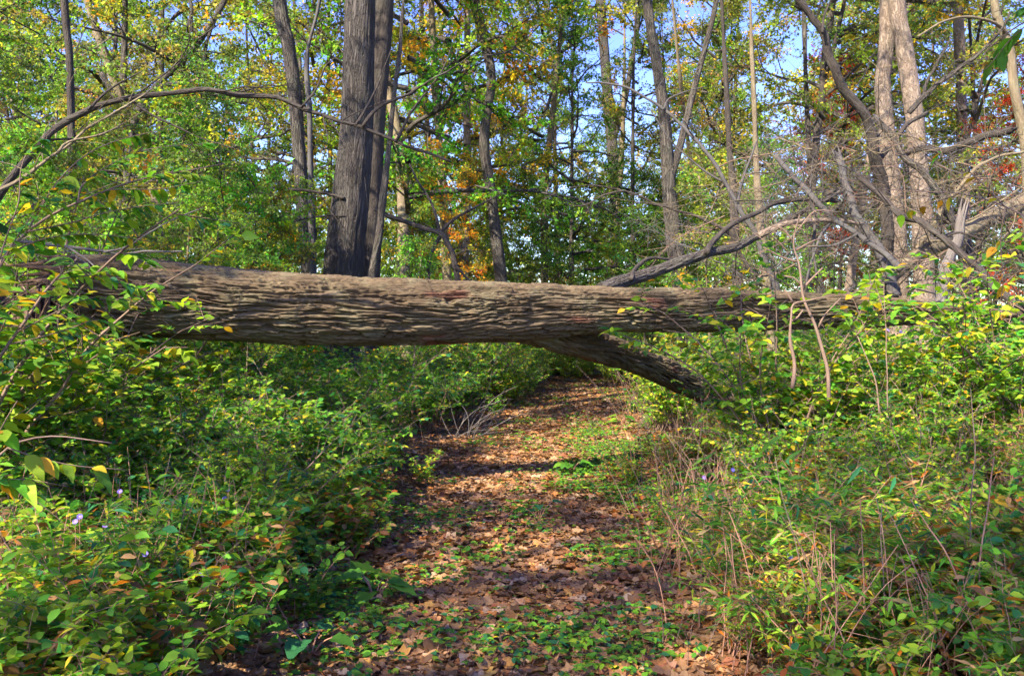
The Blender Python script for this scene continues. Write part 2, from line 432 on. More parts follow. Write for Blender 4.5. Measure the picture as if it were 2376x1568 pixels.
# bark-bare reddish patch on the upper side: a thin shell seated on the trunk
# broken stub on the log top and the dark limb that rises from it
mb = MB(); px_tube(mb, [(1395, 672), (1440, 655), (1500, 637), (1586, 606), (1646, 586), (1706, 573), (1759, 548), (1811, 519), (1880, 482), (1960, 440)], 8.5, 10.5, 32, 10, 40, .03, small_bark)
child('limb', mb, M['grey'], ft)
mb = MB(); px_tube(mb, [(1465, 648), (1473, 625), (1509, 599), (1573, 603), (1640, 590)], 8.7, 9.4, 10, 5, 8, .05, rough); child('branch', mb, M['dark'], ft)
mb = MB(); px_tube(mb, [(1640, 586), (1655, 560), (1700, 520), (1760, 492), (1803, 471), (1876, 463), (1948, 467)], 9.2, 10.5, 14, 8, 8, .05, rough); child('branch', mb, M['dark'], ft)
mb = MB(); px_tube(mb, [(1759, 548), (1800, 528), (1844, 515), (1932, 511), (2000, 520)], 9.8, 10.3, 16, 8, 10, .05, rough); child('branch', mb, M['pale'], ft)

# ------------------------------------------------------------------ the broken stump on the left
sx, sy = LP[0][0] - .25, 7.2
st = thing('broken_stump', 'splintered standing stump under the thick end of the fallen trunk', 'stump', (sx, sy, g1(sx, sy)))
mb = MB()
def stump_disp(a, b, s, th):
    p = np.stack([a, b, s], 1)
    return .05 * noise3(p * np.array([4., 4, .8])) - .03 * np.clip(1 - np.abs(noise3(p * np.array([14., 14, 1.6]))) / .25, 0, 1) + .10 * np.exp(-s * 3) * (1 + np.sin(th * 5))
P = np.array([[sx, sy, g1(sx, sy) - .1], [sx, sy, .5], [sx + .02, sy, 1.0], [sx + .05, sy, 1.45]])
P, R = catmull(P, [.42, .36, .34, .30], .03); tube(mb, P, R, 90, stump_disp, jag=.45)
child('trunk', mb, M['splint'], st)
r = np.random.default_rng(21)
for k in range(34):
    a = r.uniform(0, 2 * PI); q = .26 * np.array([math.cos(a), math.sin(a)])
    z0 = r.uniform(.7, 1.3); h = r.uniform(.25, .85)
    lean = np.array([r.normal() * .10 + .12, r.normal() * .08])
    p0 = np.array([sx + q[0], sy + q[1], z0]); p1 = p0 + np.array([lean[0], lean[1], h])
    mb = MB(); P, R = catmull([p0, (p0 + p1) / 2 + r.normal(size=3) * .015, p1], [.035, .026, .004], .08)
    tube(mb, P, R, 5); child('splinter', mb, M['splint'], st, False)
# splinters of the trunk's torn butt
for k in range(26):
    a = r.uniform(0, 2 * PI); rr_ = LR[0] * r.uniform(.5, .95)
    p0 = LP[0] + np.array([.12, math.cos(a) * rr_, math.sin(a) * rr_]); p1 = p0 + np.array([-r.uniform(.25, .7), r.normal() * .06, r.normal() * .06 - .03])
    mb = MB(); P, R = catmull([p0, (p0 + p1) / 2 + r.normal(size=3) * .015, p1], [.045, .03, .004], .08)
    tube(mb, P, R, 5); child('splinter', mb, M['splint'], ft, False)

# ------------------------------------------------------------------ the smashed crown on the right: dead limbs
def limb_thing(name, label, cat, main, mat, subs=(), group=None, sides=18, disp=small_bark, base=0):
    """main/subs: (pts, d0, d1, w0, w1[, jag]). The thing stands at its lower end."""
    mb = MB(); P, R = px_tube(mb, *main[:5], sides, .035, disp, main[5] if len(main) > 5 else 0, .022 if disp is not None else .008)
    lo = P[np.argmin(P[:, 2])]
    t = thing(name, label, cat, tuple(lo), group)
    child('trunk' if cat in ('tree', 'sapling', 'stump') else 'limb', mb, mat, t)
    for s_ in subs:
        m2 = MB(); px_tube(m2, *s_[:5], 8, .05, rough, s_[5] if len(s_) > 5 else 0, .01); child('branch', m2, mat, t)
    if cat in ('dead limb', 'sapling', 'branch', 'dead bough', 'dead branch'):
        rt = np.random.default_rng(abs(hash((main[0][0], main[0][1]))) % 9999)
        for k in range(8):                                   # side twigs
            i = int(len(P) * rt.uniform(.2, .97)); i = min(max(i, 1), len(P) - 2)
            dv = unit(unit(P[i + 1] - P[i - 1]) * (.6 if P[-1][2] > P[0][2] - .3 else -.6) + unit(rt.normal(size=3)) * .8 + np.array([0, 0, .25]))
            L = rt.uniform(.25, .9); Q = grow(rt, P[i], dv, L, 5, .2)
            m2 = MB(); w = min(R[i] * .4, .009); P2, R2 = catmull(Q, np.linspace(w, w * .25, 6), .08); tube(m2, P2, R2, 5)
            q1 = Q[2:] + np.array([unit(Q[j] - Q[j - 1] + rt.normal(size=3) * .7) * rt.uniform(.08, .3) for j in range(2, 6)])
            sticks(m2, Q[2:], q1, w * .4, w * .15); child('twig', m2, mat, t)
    return t
limb_thing('dead_limb', 'dark S-shaped dead limb rising in front of the pale twin trunks', 'dead limb',
    ([(2062, 690), (2060, 560), (2049, 439), (2037, 387), (2025, 350), (2021, 306), (2005, 266), (1977, 230), (1948, 189), (1928, 137), (1908, 77), (1884, 40), (1854, 0), (1820, -60)], 11, 10.5, 30, 15), M['dark'],
    [([(2037, 372), (2060, 345), (2081, 318), (2105, 290), (2150, 262)], 11, 11.4, 15, 8), ([(2005, 268), (2016, 255), (2028, 246)], 10.8, 10.7, 10, 6), ([(1908, 77), (1915, 30), (1940, -30)], 10.5, 10.8, 6, 3)])
limb_thing('dead_limb', 'grey broken limb leaning down to the right across the twin trunks', 'dead limb',
    ([(2030, 272), (2050, 296), (2069, 314), (2093, 362), (2142, 403), (2178, 447), (2202, 487), (2240, 560), (2275, 640)], 10.6, 10.2, 12, 18, .1), M['grey'])
limb_thing('snapped_tree', 'bluish grey snapped trunk with splintered top leaning left of the twin trunks', 'snapped tree',
    ([(2075, 690), (2057, 612), (2025, 556), (1985, 495), (1960, 423), (1950, 372)], 10.2, 11.0, 26, 16, .3), M['smooth'],
    [([(1953, 380), (1944, 362), (1934, 346)], 11, 11, 6, 2)])
limb_thing('fallen_log', 'tan fallen log sloping up to the right behind the main trunk', 'fallen log',
    ([(1985, 700), (2030, 664), (2089, 625), (2150, 580), (2214, 552), (2270, 519), (2330, 490), (2420, 450)], 10, 12, 30, 40), M['tanbark'], sides=40)
limb_thing('weathered_stub', 'upright silvery barkless stub behind the right end of the fallen trunk', 'stub',
    ([(2182, 730), (2184, 690), (2190, 640), (2205, 600), (2224, 560), (2231, 508)], 9.9, 9.9, 26, 20, .3), M['wood'], sides=40)
limb_thing('dead_limb', 'dark dead branch slanting down to the right edge above the fallen trunk', 'dead limb',
    ([(1985, 400), (2041, 455), (2081, 495), (2142, 519), (2190, 552), (2238, 592), (2279, 631), (2302, 661), (2376, 715), (2450, 770)], 9.6, 8.0, 11, 22), M['dark'],
    [([(2190, 552), (2230, 540), (2290, 560)], 9, 9, 5, 3)])
limb_thing('dead_limb', 'dark broken bough reaching right from behind the twin trunks', 'dead limb',
    ([(2100, 352), (2146, 346), (2190, 350), (2246, 334), (2300, 312), (2340, 304)], 12.5, 11.5, 14, 18, .1), M['dark'])
limb_thing('dead_limb', 'long thin bough rising steeply to the upper right corner', 'dead limb',
    ([(2110, 262), (2138, 230), (2170, 201), (2230, 157), (2271, 125), (2311, 85), (2345, 30)], 12, 11.5, 12, 5), M['grey'],
    [([(2142, 225), (2150, 190), (2166, 161), (2190, 120), (2206, 87)], 12, 12, 8, 4), ([(2230, 157), (2290, 110), (2360, 90)], 12, 11.5, 5, 2)])
limb_thing('dead_limb', 'bluish dead bough crossing low beneath the snapped trunk', 'dead limb',
    ([(1800, 360), (1828, 395), (1876, 447), (1932, 507), (1989, 544), (2049, 584), (2090, 625)], 10.5, 9.8, 9, 16), M['smooth'],
    [([(1932, 507), (1905, 545), (1885, 600), (1870, 660)], 10.2, 10, 8, 4), ([(1876, 447), (1890, 500), (1888, 580), (1895, 640)], 10.3, 10.2, 8, 6), ([(1989, 544), (1930, 570), (1850, 575), (1800, 620)], 10, 9.8, 6, 3)])
limb_thing('dead_limb', 'tan dead bough fanning up to the right from the smashed crown', 'dead limb',
    ([(2060, 660), (2110, 610), (2140, 560), (2180, 500), (2230, 430), (2280, 380), (2376, 350)], 10.6, 11, 14, 6), M['tanbark'],
    [([(2180, 500), (2210, 520), (2270, 500), (2376, 430)], 10.8, 11, 8, 3), ([(2140, 560), (2190, 560), (2260, 580)], 10.7, 10.7, 6, 3)])
# tangle of broken twigs round them
tw = thing('brush_pile', 'tangle of bare broken twigs in the smashed crown behind the fallen trunk', 'brush pile', tuple(at(2050, 700, 11)))
r = np.random.default_rng(5)
for k in range(300):
    x0, y0 = r.uniform(1650, 2420), r.uniform(330, 680)
    d = r.uniform(9.7, 13); a = r.uniform(0, 2 * PI); L = r.uniform(80, 330)
    p0 = at(x0, y0, d); dr = np.array([math.cos(a), r.normal() * .5, .45 * math.sin(a) + .1])
    P = grow(r, p0, dr, L * d / FPX, 6, .22)
    mb = MB(); w = r.uniform(.003, .011); P2, R2 = catmull(P, np.linspace(w, w * .25, 7), .08); tube(mb, P2, R2, 5)
    q0, q1 = [], []
    for t in range(2, 7):
        for z in range(4):
            dd = unit(P[t] - P[t - 1] + r.normal(size=3) * .6); q0.append(P[t]); q1.append(P[t] + dd * r.uniform(.1, .4))
    sticks(mb, q0, q1, w * .4, w * .12)
    child('twig', mb, [M['twig'], M['grey'], M['tanbark'], M['smooth']][k % 4], tw)

# ------------------------------------------------------------------ crowns (shared leaf meshes)
def make_crown(seed, H, Rad, z0, n_limb, n_br, n_tw, n_lf, leaf, pal, trunk_r=.12, tmpl=DIAM, flat=.35, gap=.0):
    """Limbs, branches and twigs round a leader of height H; leaves in layered sprays. Returns (foliage mesh, branch mesh)."""
    r = np.random.default_rng(seed)
    wood, fol = MB(), MB()
    tw0, tw1 = [], []
    for i in range(n_limb):
        u = (i + r.random()) / n_limb
        z = z0 + (H - z0) * u ** .9
        az = i * 2.399 + r.normal() * .4
        L = Rad * (1.0 - .62 * u) * r.uniform(.55, 1.15)
        el = .15 + .75 * u + r.normal() * .15
        d = np.array([math.cos(az) * math.cos(el), math.sin(az) * math.cos(el), math.sin(el)])
        P = grow(r, (0, 0, z), d, L, 6, .16, (0, 0, -.25 + .3 * r.random()))
        rr = trunk_r * .42 * (1 - .6 * u)
        P2, R2 = catmull(P, np.linspace(rr, rr * .18, 7), L / 12); tube(wood, P2, R2, 5, cap=False)
        for j in range(n_br):
            t = .2 + .8 * (j + r.random()) / n_br
            k = min(5, int(t * 6)); f = t * 6 - k
            p = P[k] * (1 - f) + P[min(6, k + 1)] * f
            dl = unit(P[min(6, k + 1)] - P[k])
            side = unit(np.cross(dl, (0, 0, 1.)))
            sgn = 1 if j % 2 else -1
            bd = unit(dl * .6 + side * sgn * r.uniform(.4, 1.1) + np.array([0, 0, r.normal() * .42 + .08]))
            bl = L * r.uniform(.22, .48) * (1.15 - .5 * t)
            B = grow(r, p, bd, bl, 3, .18, (0, 0, -.15))
            sticks(wood, B[:-1], B[1:], np.array([rr * .38, rr * .28, rr * .2]), np.array([rr * .28, rr * .2, rr * .1]))
            for m in range(n_tw):
                t2 = .15 + .85 * (m + r.random()) / n_tw
                k2 = min(2, int(t2 * 3)); f2 = t2 * 3 - k2
                q = B[k2] * (1 - f2) + B[k2 + 1] * f2
                bdl = unit(B[k2 + 1] - B[k2])
                s2 = unit(np.cross(bdl, (0, 0, 1.))) * (1 if m % 2 else -1)
                td = unit(bdl * .7 + s2 * r.uniform(.3, 1.0) + np.array([0, 0, r.normal() * .55 - .05]))
                tw0.append(q); tw1.append(q + td * r.uniform(.28, .62) * (Rad / 3.2))
    tw0, tw1 = np.array(tw0), np.array(tw1)
    sticks(wood, tw0, tw1, .006, .003)
    nb_ = len(tw0) // n_tw
    keep = np.repeat(r.random(nb_) > gap, n_tw) & (r.random(len(tw0)) > .06)
    bcol = np.repeat(pick(nb_, pal, .15, r), n_tw, 0)[keep]
    tw0, tw1 = tw0[keep], tw1[keep]
    n = len(tw0)
    t = (np.arange(n_lf)[None] + r.random((n, n_lf))) / n_lf * .95 + .08
    Pb = tw0[:, None] + (tw1 - tw0)[:, None] * t[..., None]
    d = unit(tw1 - tw0)[:, None]
    up = np.zeros((n, n_lf, 3)); up[..., 2] = 1
    sd = np.cross(np.broadcast_to(d, up.shape), up) * np.where(np.arange(n_lf) % 2, 1, -1)[None, :, None]
    D = d * .5 + unit(sd) * .6 + r.normal(size=up.shape) * .55; D[..., 2] -= .35
    Pb = Pb + r.normal(size=up.shape) * .035
    N = up * flat + r.normal(size=up.shape) * .7; N[..., 1] += 0
    m = n * n_lf
    leaves(fol, tmpl, Pb.reshape(m, 3), D.reshape(m, 3), N.reshape(m, 3), leaf * r.uniform(.65, 1.25, m),
           np.where(r.random((m, 1)) < .72, np.repeat(bcol, n_lf, 0) * (1 + .2 * r.normal(size=(m, 1))), pick(m, pal, .2, r)).clip(.005, .8))
    return fol.mesh('foliage', M['leaf'], False), wood.mesh('branches', M['grey'])

G1 = {'pale': 5, 'lush': 3, 'lime': 4, 'olive': 3, 'yellow': 1.3, 'gold': .15, 'green': 1.6}
G2 = {'pale': 4, 'lime': 4.5, 'yellow': 2.2, 'gold': .2, 'olive': 4, 'tan': .3}
G3 = {'lush': 5, 'green': 2.5, 'lime': 4, 'pale': 3, 'teal': .6}
G4 = {'gold': 3, 'orange': .4, 'yellow': 5, 'lime': 5, 'olive': 2, 'pale': 1.5}
CROWN = [make_crown(100 + i, 15, 3.6, 2.0 + (i % 3), 24, 8, 5, 25, .088, pal, .16, gap=.2)
         for i, pal in enumerate([G1, G1, G2, G2, G3, G4])]
TOPC = [make_crown(150 + i, 14, 3.6, 2.0, 20, 6, 4, 16, .09, pal, .16, gap=.4) for i, pal in enumerate([G1, G2, G3])]
SAP = [make_crown(200 + i, h, rd, .6, 15, 6, 4, 18, .068, pal, .05)
       for i, (h, rd, pal) in enumerate([(5.5, 2.0, G3), (4.5, 1.8, G1), (6.5, 2.2, G2), (5.0, 2.0, G3), (6.0, 1.9, G4)])]

def tree_disp(a, b, s, th):
    p = np.stack([a, b, s], 1)
    return .02 * noise3(p * np.array([2., 2, .7]) + 2.3) + .06 * np.exp(-np.clip(s, 0, 9) * 2.2) * (1 + np.sin(th * 4 + 1)) - .012 * np.clip(1 - np.abs(noise3(p * np.array([16., 16, 1.7]))) / .25, 0, 1)
def tree(label, pts, d, w, mat, top=16.0, crown=None, cz=5.0, cs=1.0, stems=(), sides=40, tint=None, group=None, name='tree', crot=0.0, disp=tree_disp):
    """A standing tree: trunk through photograph points (top first) at depth d, pixel widths w=(top, bottom)."""
    pts = sorted(pts, key=lambda p: p[1])
    Q = [at(x, y, d) for x, y in pts]
    W = np.linspace(w[0], w[1], len(pts)) * d / FPX / 2
    b = Q[-1] + (Q[-1] - Q[-2]) / max(.3, abs(Q[-1][2] - Q[-2][2])) * max(0, Q[-1][2]) * .6
    gx, gy = b[0], d; z = g1(gx, gy)
    Q.append(np.array([gx, gy, z - .15])); W = np.append(W, W[-1] * 1.12)
    if Q[0][2] < top:
        dr = unit(Q[0] - Q[1]); dr = unit(dr + np.array([0, 0, .8]))
        h = top - Q[0][2]
        Q.insert(0, Q[0] + dr * h * .5); Q.insert(0, Q[0] + np.array([0, 0, h * .5]))
        W = np.concatenate([[W[0] * .25, W[0] * .65], W])
    t = thing(name, label, 'tree' if name == 'tree' else 'sapling', (gx, gy, z), group)
    mb = MB(); P, R = catmull(Q[::-1], W[::-1], .13 if sides > 14 else .2); tube(mb, P, R, sides, disp)
    child('trunk', mb, mat, t)
    for s_ in stems:
        m2 = MB(); px_tube(m2, *s_, 12, .08, rough); child('limb', m2, mat, t)
    if crown is not None:
        k = np.argmin(np.abs(P[:, 2] - cz)); px, pyy = P[k][0], P[k][1]
        tc_ = CROWN[5] if crown == 5 else TOPC[{0: 0, 1: 0, 2: 1, 3: 1, 4: 2}[crown]]
        for nm, me in (('crown', tc_[0]), ('branches', tc_[1])):
            o = obj(nm, me, t, (px - gx, pyy - gy, cz - z - 2 * cs), (0, 0, crot), cs)
            if tint and nm == 'crown': o.color = (*tint, 1)
    return t

tree('broad dark oak trunk with rough bark, the thickest standing left of centre', [(836, -20), (832, 150), (828, 300), (815, 450), (803, 560), (797, 640)], 13.5, (70, 92), M['oak'], 18, 0, 9.5, .9, sides=120)
tree('narrower trunk standing right behind the broad dark oak trunk', [(892, -20), (880, 150), (868, 300), (862, 450), (854, 640)], 14.8, (46, 56), M['dark'], 17, 1, 9.0, .9, sides=60, crot=2)
tree('dark straight trunk left of the broad oak, thin stem beside it', [(645, -20), (668, 100), (682, 200), (690, 300), (702, 450), (716, 640)], 15, (34, 30), M['grey'], 16, 2, 8.5, .9, sides=50, crot=1)
tree('thin grey stem hugging the dark straight trunk left of the oak', [(742, 0), (712, 130), (718, 260), (721, 400), (727, 640)], 14.6, (11, 15), M['smooth'], 11, 3, 8.0, .5, sides=12, name='sapling_tree', crot=3)
tree('slim grey stem curving up close right of the oak trunks', [(932, 60), (926, 130), (914, 220), (902, 350), (890, 450), (878, 560), (864, 640)], 12.5, (9, 17), M['grey'], 10, 3, 7.5, .5, sides=14, name='sapling_tree', crot=4)
tree('wavy medium trunk near the middle, kinked twice above the log', [(1098, -20), (1120, 80), (1140, 180), (1126, 290), (1124, 350), (1138, 440), (1150, 540), (1163, 655)], 20, (21, 27), M['grey'], 14, 2, 8.5, .8, sides=40, crot=5)
tree('thin straight stem with pale middle right of the wavy trunk', [(1445, 290), (1440, 400), (1428, 520), (1410, 665)], 37, (11, 17), M['tanbark'], 15, 4, 13.0, .6, sides=12, name='sapling_tree', crot=.5)
tree('forked grey trunk standing behind the dark limb of the log', [(1500, -20), (1522, 140), (1540, 260), (1550, 400), (1562, 540), (1580, 670)], 17, (22, 38), M['grey'], 17, 1, 9.5, .95, [([(1555, 420), (1580, 330), (1612, 200), (1650, 60), (1670, -40)], 17, 17, 19, 10)], sides=50, crot=2.5)
tree('tall grey trunk far off left of the forked grey trunk', [(1392, -20), (1402, 120), (1412, 250), (1424, 400), (1432, 640)], 44, (22, 28), M['grey'], 22, 0, 16.0, 1.2, [([(1420, 330), (1448, 240), (1470, 120), (1490, -20)], 44, 44, 16, 10)], sides=30, crot=4)
tree('slender upright tree with pale yellowish stem left of the snapped trunk', [(1742, 60), (1747, 180), (1752, 300), (1757, 420), (1768, 560), (1780, 670)], 14, (9, 19), M['tanbark'], 12, 3, 9.0, .5, sides=14, name='sapling_tree', crot=1.5)
tree('left stem of the pale twin trunks, slightly the thinner', [(2058, -20), (2056, 100), (2048, 200), (2058, 320), (2068, 420), (2078, 520), (2084, 640)], 18, (32, 46), M['pale'], 18, 2, 10.5, .9, sides=60, crot=.2)
tree('right stem of the pale twin trunks, leaning left at the top', [(2078, -20), (2096, 100), (2112, 200), (2124, 300), (2134, 420), (2140, 520), (2144, 640)], 17.6, (38, 46), M['pale'], 18, 0, 10.5, .9, sides=60, crot=2.2)
tree('pinkish lit trunk between the twin trunks and the picture edge', [(2222, -20), (2228, 150), (2232, 300), (2236, 420), (2240, 640)], 22, (22, 28), M['pale'], 17, 2, 9.0, 1.0, sides=30, crot=3.2)
tree('crooked yellowish trunk at the upper right edge', [(2304, -20), (2318, 50), (2344, 120), (2352, 200), (2368, 280), (2384, 400), (2390, 640)], 16, (20, 24), M['tanbark'], 15, 3, 10.5, .8, [([(2340, 85), (2310, 55), (2250, 40), (2190, 50), (2130, 85)], 16, 15, 9, 4)], sides=24, crot=.8)
tree('thin dark trunk at the upper left', [(148, -20), (160, 120), (165, 250), (168, 400), (172, 580)], 11, (17, 19), M['dark'], 13, 1, 7.0, .7, sides=24, crot=1.1)
tree('leaning forked tree behind the arching branch at the left', [(530, -20), (475, 80), (443, 121), (362, 201), (322, 258), (300, 340), (296, 450), (290, 620)], 16, (11, 22), M['grey'], 10, 3, 8.5, .6, [([(470, 85), (440, 60), (446, 20), (430, -20)], 16, 16, 9, 6), ([(318, 262), (270, 230), (235, 170)], 16, 16, 18, 12), ([(362, 201), (460, 180), (480, 100), (505, 20)], 16, 16, 10, 7)], sides=20, crot=5.1)
tree('bright trunk clad in golden leaves left of the wavy trunk', [(1084, 100), (1083, 250), (1084, 400), (1080, 520), (1074, 650)], 24, (16, 24), M['pale'], 13, 5, 4.0, .8, sides=20, crot=1.9)
tree('grey trunk rising straight left of the thin yellowish stem', [(1690, 300), (1700, 420), (1706, 560), (1712, 670)], 15, (14, 22), M['dark'], 12, 4, 8, .6, sides=16, crot=2.9)
tree('dark double-stemmed tree behind the S-shaped limb', [(1935, -20), (1915, 120), (1905, 240), (1890, 360), (1880, 500), (1874, 660)], 21, (14, 24), M['dark'], 16, 1, 9, .9, [([(1903, 250), (1912, 190), (1940, 90), (1965, -20)], 21, 21, 14, 8)], sides=16, crot=3.9)

# arching saplings and bare boughs
limb_thing('arching_sapling', 'long smooth dark sapling arching across the left half to the oak', 'sapling',
    ([(-60, 560), (0, 452), (50, 382), (100, 325), (150, 282), (205, 254), (270, 234), (340, 220), (420, 213), (500, 212), (570, 219), (640, 232), (690, 246), (740, 265), (790, 285), (840, 300), (880, 315), (920, 330), (980, 350), (1045, 375)], 6.2, 6.6, 18, 5), M['dark'],
    [([(840, 297), (866, 262), (900, 240), (960, 212), (1010, 180), (1060, 150), (1110, 120)], 6.5, 6.6, 8, 2), ([(825, 294), (850, 250), (880, 190), (910, 110)], 6.5, 6.7, 5, 1.5), ([(920, 330), (960, 250), (1000, 200), (1030, 150), (1060, 70)], 6.5, 6.7, 5, 1.5),
     ([(700, 250), (735, 205), (760, 150), (800, 120)], 6.4, 6.5, 4, 1.5), ([(300, 228), (320, 245), (420, 300), (560, 350)], 6.3, 6.4, 5, 2), ([(205, 256), (260, 205), (330, 165)], 6.2, 6.3, 5, 2)], sides=16, disp=rough)
limb_thing('leaning_branch', 'thin straight branch running up parallel beneath the arching sapling', 'branch',
    ([(-40, 470), (0, 436), (60, 407), (133, 358), (209, 298), (300, 242), (350, 205)], 5.6, 6.0, 9, 3), M['tanbark'], [([(133, 358), (160, 330), (240, 310), (330, 260)], 5.7, 5.9, 4, 1.5)], sides=8, disp=rough)
limb_thing('dead_bough', 'dark drooping bough that bends down behind the log right of the oak', 'dead bough',
    ([(870, 485), (900, 502), (960, 522), (1020, 540), (1045, 575), (1056, 610), (1064, 665), (1068, 720)], 13, 12.5, 9, 16), M['dark'],
    [([(1020, 540), (1050, 510), (1090, 488), (1140, 462), (1160, 452)], 12.8, 12.9, 8, 3), ([(1022, 545), (1005, 575), (995, 610), (992, 670)], 12.8, 12.6, 9, 8), ([(1060, 620), (1090, 655), (1110, 680)], 12.5, 12.4, 5, 4), ([(1020, 540), (1005, 480), (970, 420), (950, 380)], 12.8, 13.2, 7, 3)], sides=12, disp=rough)
limb_thing('dead_bough', 'dark bough passing behind the straight trunk left of the oak', 'dead bough',
    ([(540, 540), (520, 500), (560, 460), (620, 437), (690, 440), (770, 452), (800, 460)], 13.2, 13.2, 4, 8), M['dark'], [([(600, 570), (640, 530), (720, 505), (800, 500)], 13.2, 13.2, 6, 3), ([(590, 640), (596, 600), (600, 570), (585, 500), (600, 430)], 13, 13.2, 7, 3)], sides=8, disp=rough)
limb_thing('arching_sapling', 'slim grey sapling arching down to the right over the dark limb', 'sapling',
    ([(1815, 700), (1790, 640), (1767, 580), (1747, 536), (1711, 475), (1683, 423), (1646, 362), (1590, 300), (1540, 255), (1480, 215), (1420, 198), (1360, 190)], 10.6, 11.2, 16, 3), M['smooth'],
    [([(1711, 475), (1722, 420), (1740, 370), (1755, 330)], 10.8, 11, 7, 4), ([(1540, 255), (1560, 225), (1640, 200)], 11, 11.2, 4, 2), ([(1683, 423), (1640, 400), (1560, 330), (1500, 240)], 10.9, 11.1, 5, 2)], sides=12, disp=rough)
limb_thing('arching_sapling', 'low bare sapling drooping over the middle of the log', 'sapling',
    ([(1760, 660), (1720, 590), (1690, 540), (1640, 512), (1600, 495), (1545, 480), (1500, 462), (1450, 445), (1400, 455), (1350, 478), (1300, 474)], 11.5, 11.5, 10, 2), M['dark'],
    [([(1545, 480), (1480, 470), (1420, 500)], 11.5, 11.4, 3, 1), ([(1450, 445), (1380, 430), (1310, 440), (1250, 470)], 11.5, 11.6, 3, 1)], sides=8, disp=rough)

# ------------------------------------------------------------------ the wood behind: trees, saplings, far trees
def bg_trunk(seed, H, r0):
    r = np.random.default_rng(seed); mb = MB()
    P = grow(r, (0, 0, -.15), (r.normal() * .03, r.normal() * .03, 1), H, 9, .035, (0, 0, .1))
    P2, R2 = catmull(P, np.linspace(r0, r0 * .2, 10), .4); tube(mb, P2, R2, 10, lambda a, b, s, th: .02 * noise3(np.stack([a, b, s], 1) * np.array([3., 3, 1])))
    return mb
TR = [[bg_trunk(300 + i, 14.5, .115).mesh('trunk', M[m]) for i in range(2)] for m in ('grey', 'pale', 'tanbark', 'dark')]
ST = [bg_trunk(320 + i, 4.5, .035).mesh('trunk', M['tanbark']) for i in range(2)]
LAND = [(-400, 'the left edge'), (165, 'the thin dark trunk'), (300, 'the leaning forked tree'), (700, 'the dark straight trunk'), (820, 'the broad oak'), (1140, 'the wavy trunk'),
        (1430, 'the thin straight stem'), (1560, 'the forked trunk'), (1755, 'the slender yellowish stem'), (2065, 'the twin trunks'), (2230, 'the pinkish trunk'), (2800, 'the right edge')]
ORD = ['nearest', 'second nearest', 'third nearest', 'fourth nearest', 'fifth nearest', 'sixth nearest', 'seventh nearest', 'eighth nearest', 'ninth nearest', 'tenth nearest', 'eleventh nearest', 'twelfth nearest', 'thirteenth nearest', 'fourteenth nearest', 'fifteenth nearest', 'farthest but one', 'farthest']
def name_by_place(items):
    """items: (object, phrase, px, depth): each gets its own label from the landmarks it stands between."""
    b = {}
    for o, ph, px, d in items:
        k = max(i for i, (q, _) in enumerate(LAND) if q <= px)
        b.setdefault((ph, k), []).append((d, o))
    for (ph, k), l in b.items():
        l.sort(key=lambda t: t[0])
        for i, (d, o) in enumerate(l):
            o['label'] = f'{ph} between {LAND[k][1]} and {LAND[k + 1][1]}' + (f', {ORD[i]}' if len(l) > 1 else '')
r = np.random.default_rng(11)
LBL = ['green', 'green', 'yellowing', 'yellowing', 'bright green', 'orange']
BK = ['grey-barked', 'pale-barked', 'tan-barked', 'dark-barked']
wood_items = []
GRP = ['green trees of the wood behind', 'green trees of the wood behind', 'yellowing trees of the wood behind', 'yellowing trees of the wood behind', 'bright green trees of the wood behind', 'orange trees of the wood behind']
spots = []
tries = 0
while len(spots) < 48 and tries < 6000:
    tries += 1
    d = r.uniform(17, 46); x = r.uniform(-.61, .61) * d
    if abs(x - path_c(d)) < path_w(d) + .6: continue
    if any((x - a) ** 2 + (d - b) ** 2 < 2.3 ** 2 for a, b in spots): continue
    px = CXP + x / d * FPX
    if 1745 < px < 1880 and r.random() < .9: continue
    if d < 21 and (1640 < px < 2400 or 720 < px < 930): continue
    if d < 30 and (1070 < px < 1230 or 1500 < px < 1640): continue            # the open patch of blue sky
    spots.append((x, d))
spots += [((q - CXP) / FPX * dd, dd) for q, dd in ((1330, 27), (1480, 33), (1290, 36), (1660, 29), (1420, 48), (1560, 41), (960, 31), (2010, 34))]
for i, (x, d) in enumerate(spots):
    px = CXP + x / d * FPX
    c = int(r.choice(6, p=[.24, .2, .2, .16, .15, .05]))
    if 1020 < px < 1230 and r.random() < .4: c = 5
    if 1200 < px < 1420 and r.random() < .7: c = 4
    if px > 1600 and r.random() < .3: c = 2
    if c == 5 and not 960 < px < 1240: c = 3
    z = g1(x, d); s = r.uniform(.8, 1.2)
    bk_ = int(r.choice(4, p=[.42, .13, .15, .30]))
    t = thing('background_tree', 'tree', 'tree', (x, d, z), GRP[c], r.uniform(0, 6.28), s)
    wood_items.append((t, f'{LBL[c]} {BK[bk_]} tree', px, d))
    obj('trunk', TR[bk_][i % 2], t, None, None, (1, 1, 1) if i % 5 else (1.35, 1.35, 1))
    cr = obj('crown', CROWN[c][0], t); obj('branches', CROWN[c][1], t)
    cr.color = (*np.clip(1 + r.normal(size=3) * np.array([.10, .06, .1]), .6, 1.5), 1)
name_by_place(wood_items)
SL = ['leafy green sapling', 'leafy green sapling', 'yellowish leafy sapling', 'leafy green sapling', 'golden leafy sapling']
wood_items = []
SG = ['green understorey saplings', 'green understorey saplings', 'yellowish understorey saplings', 'green understorey saplings', 'golden understorey saplings']
n = 0
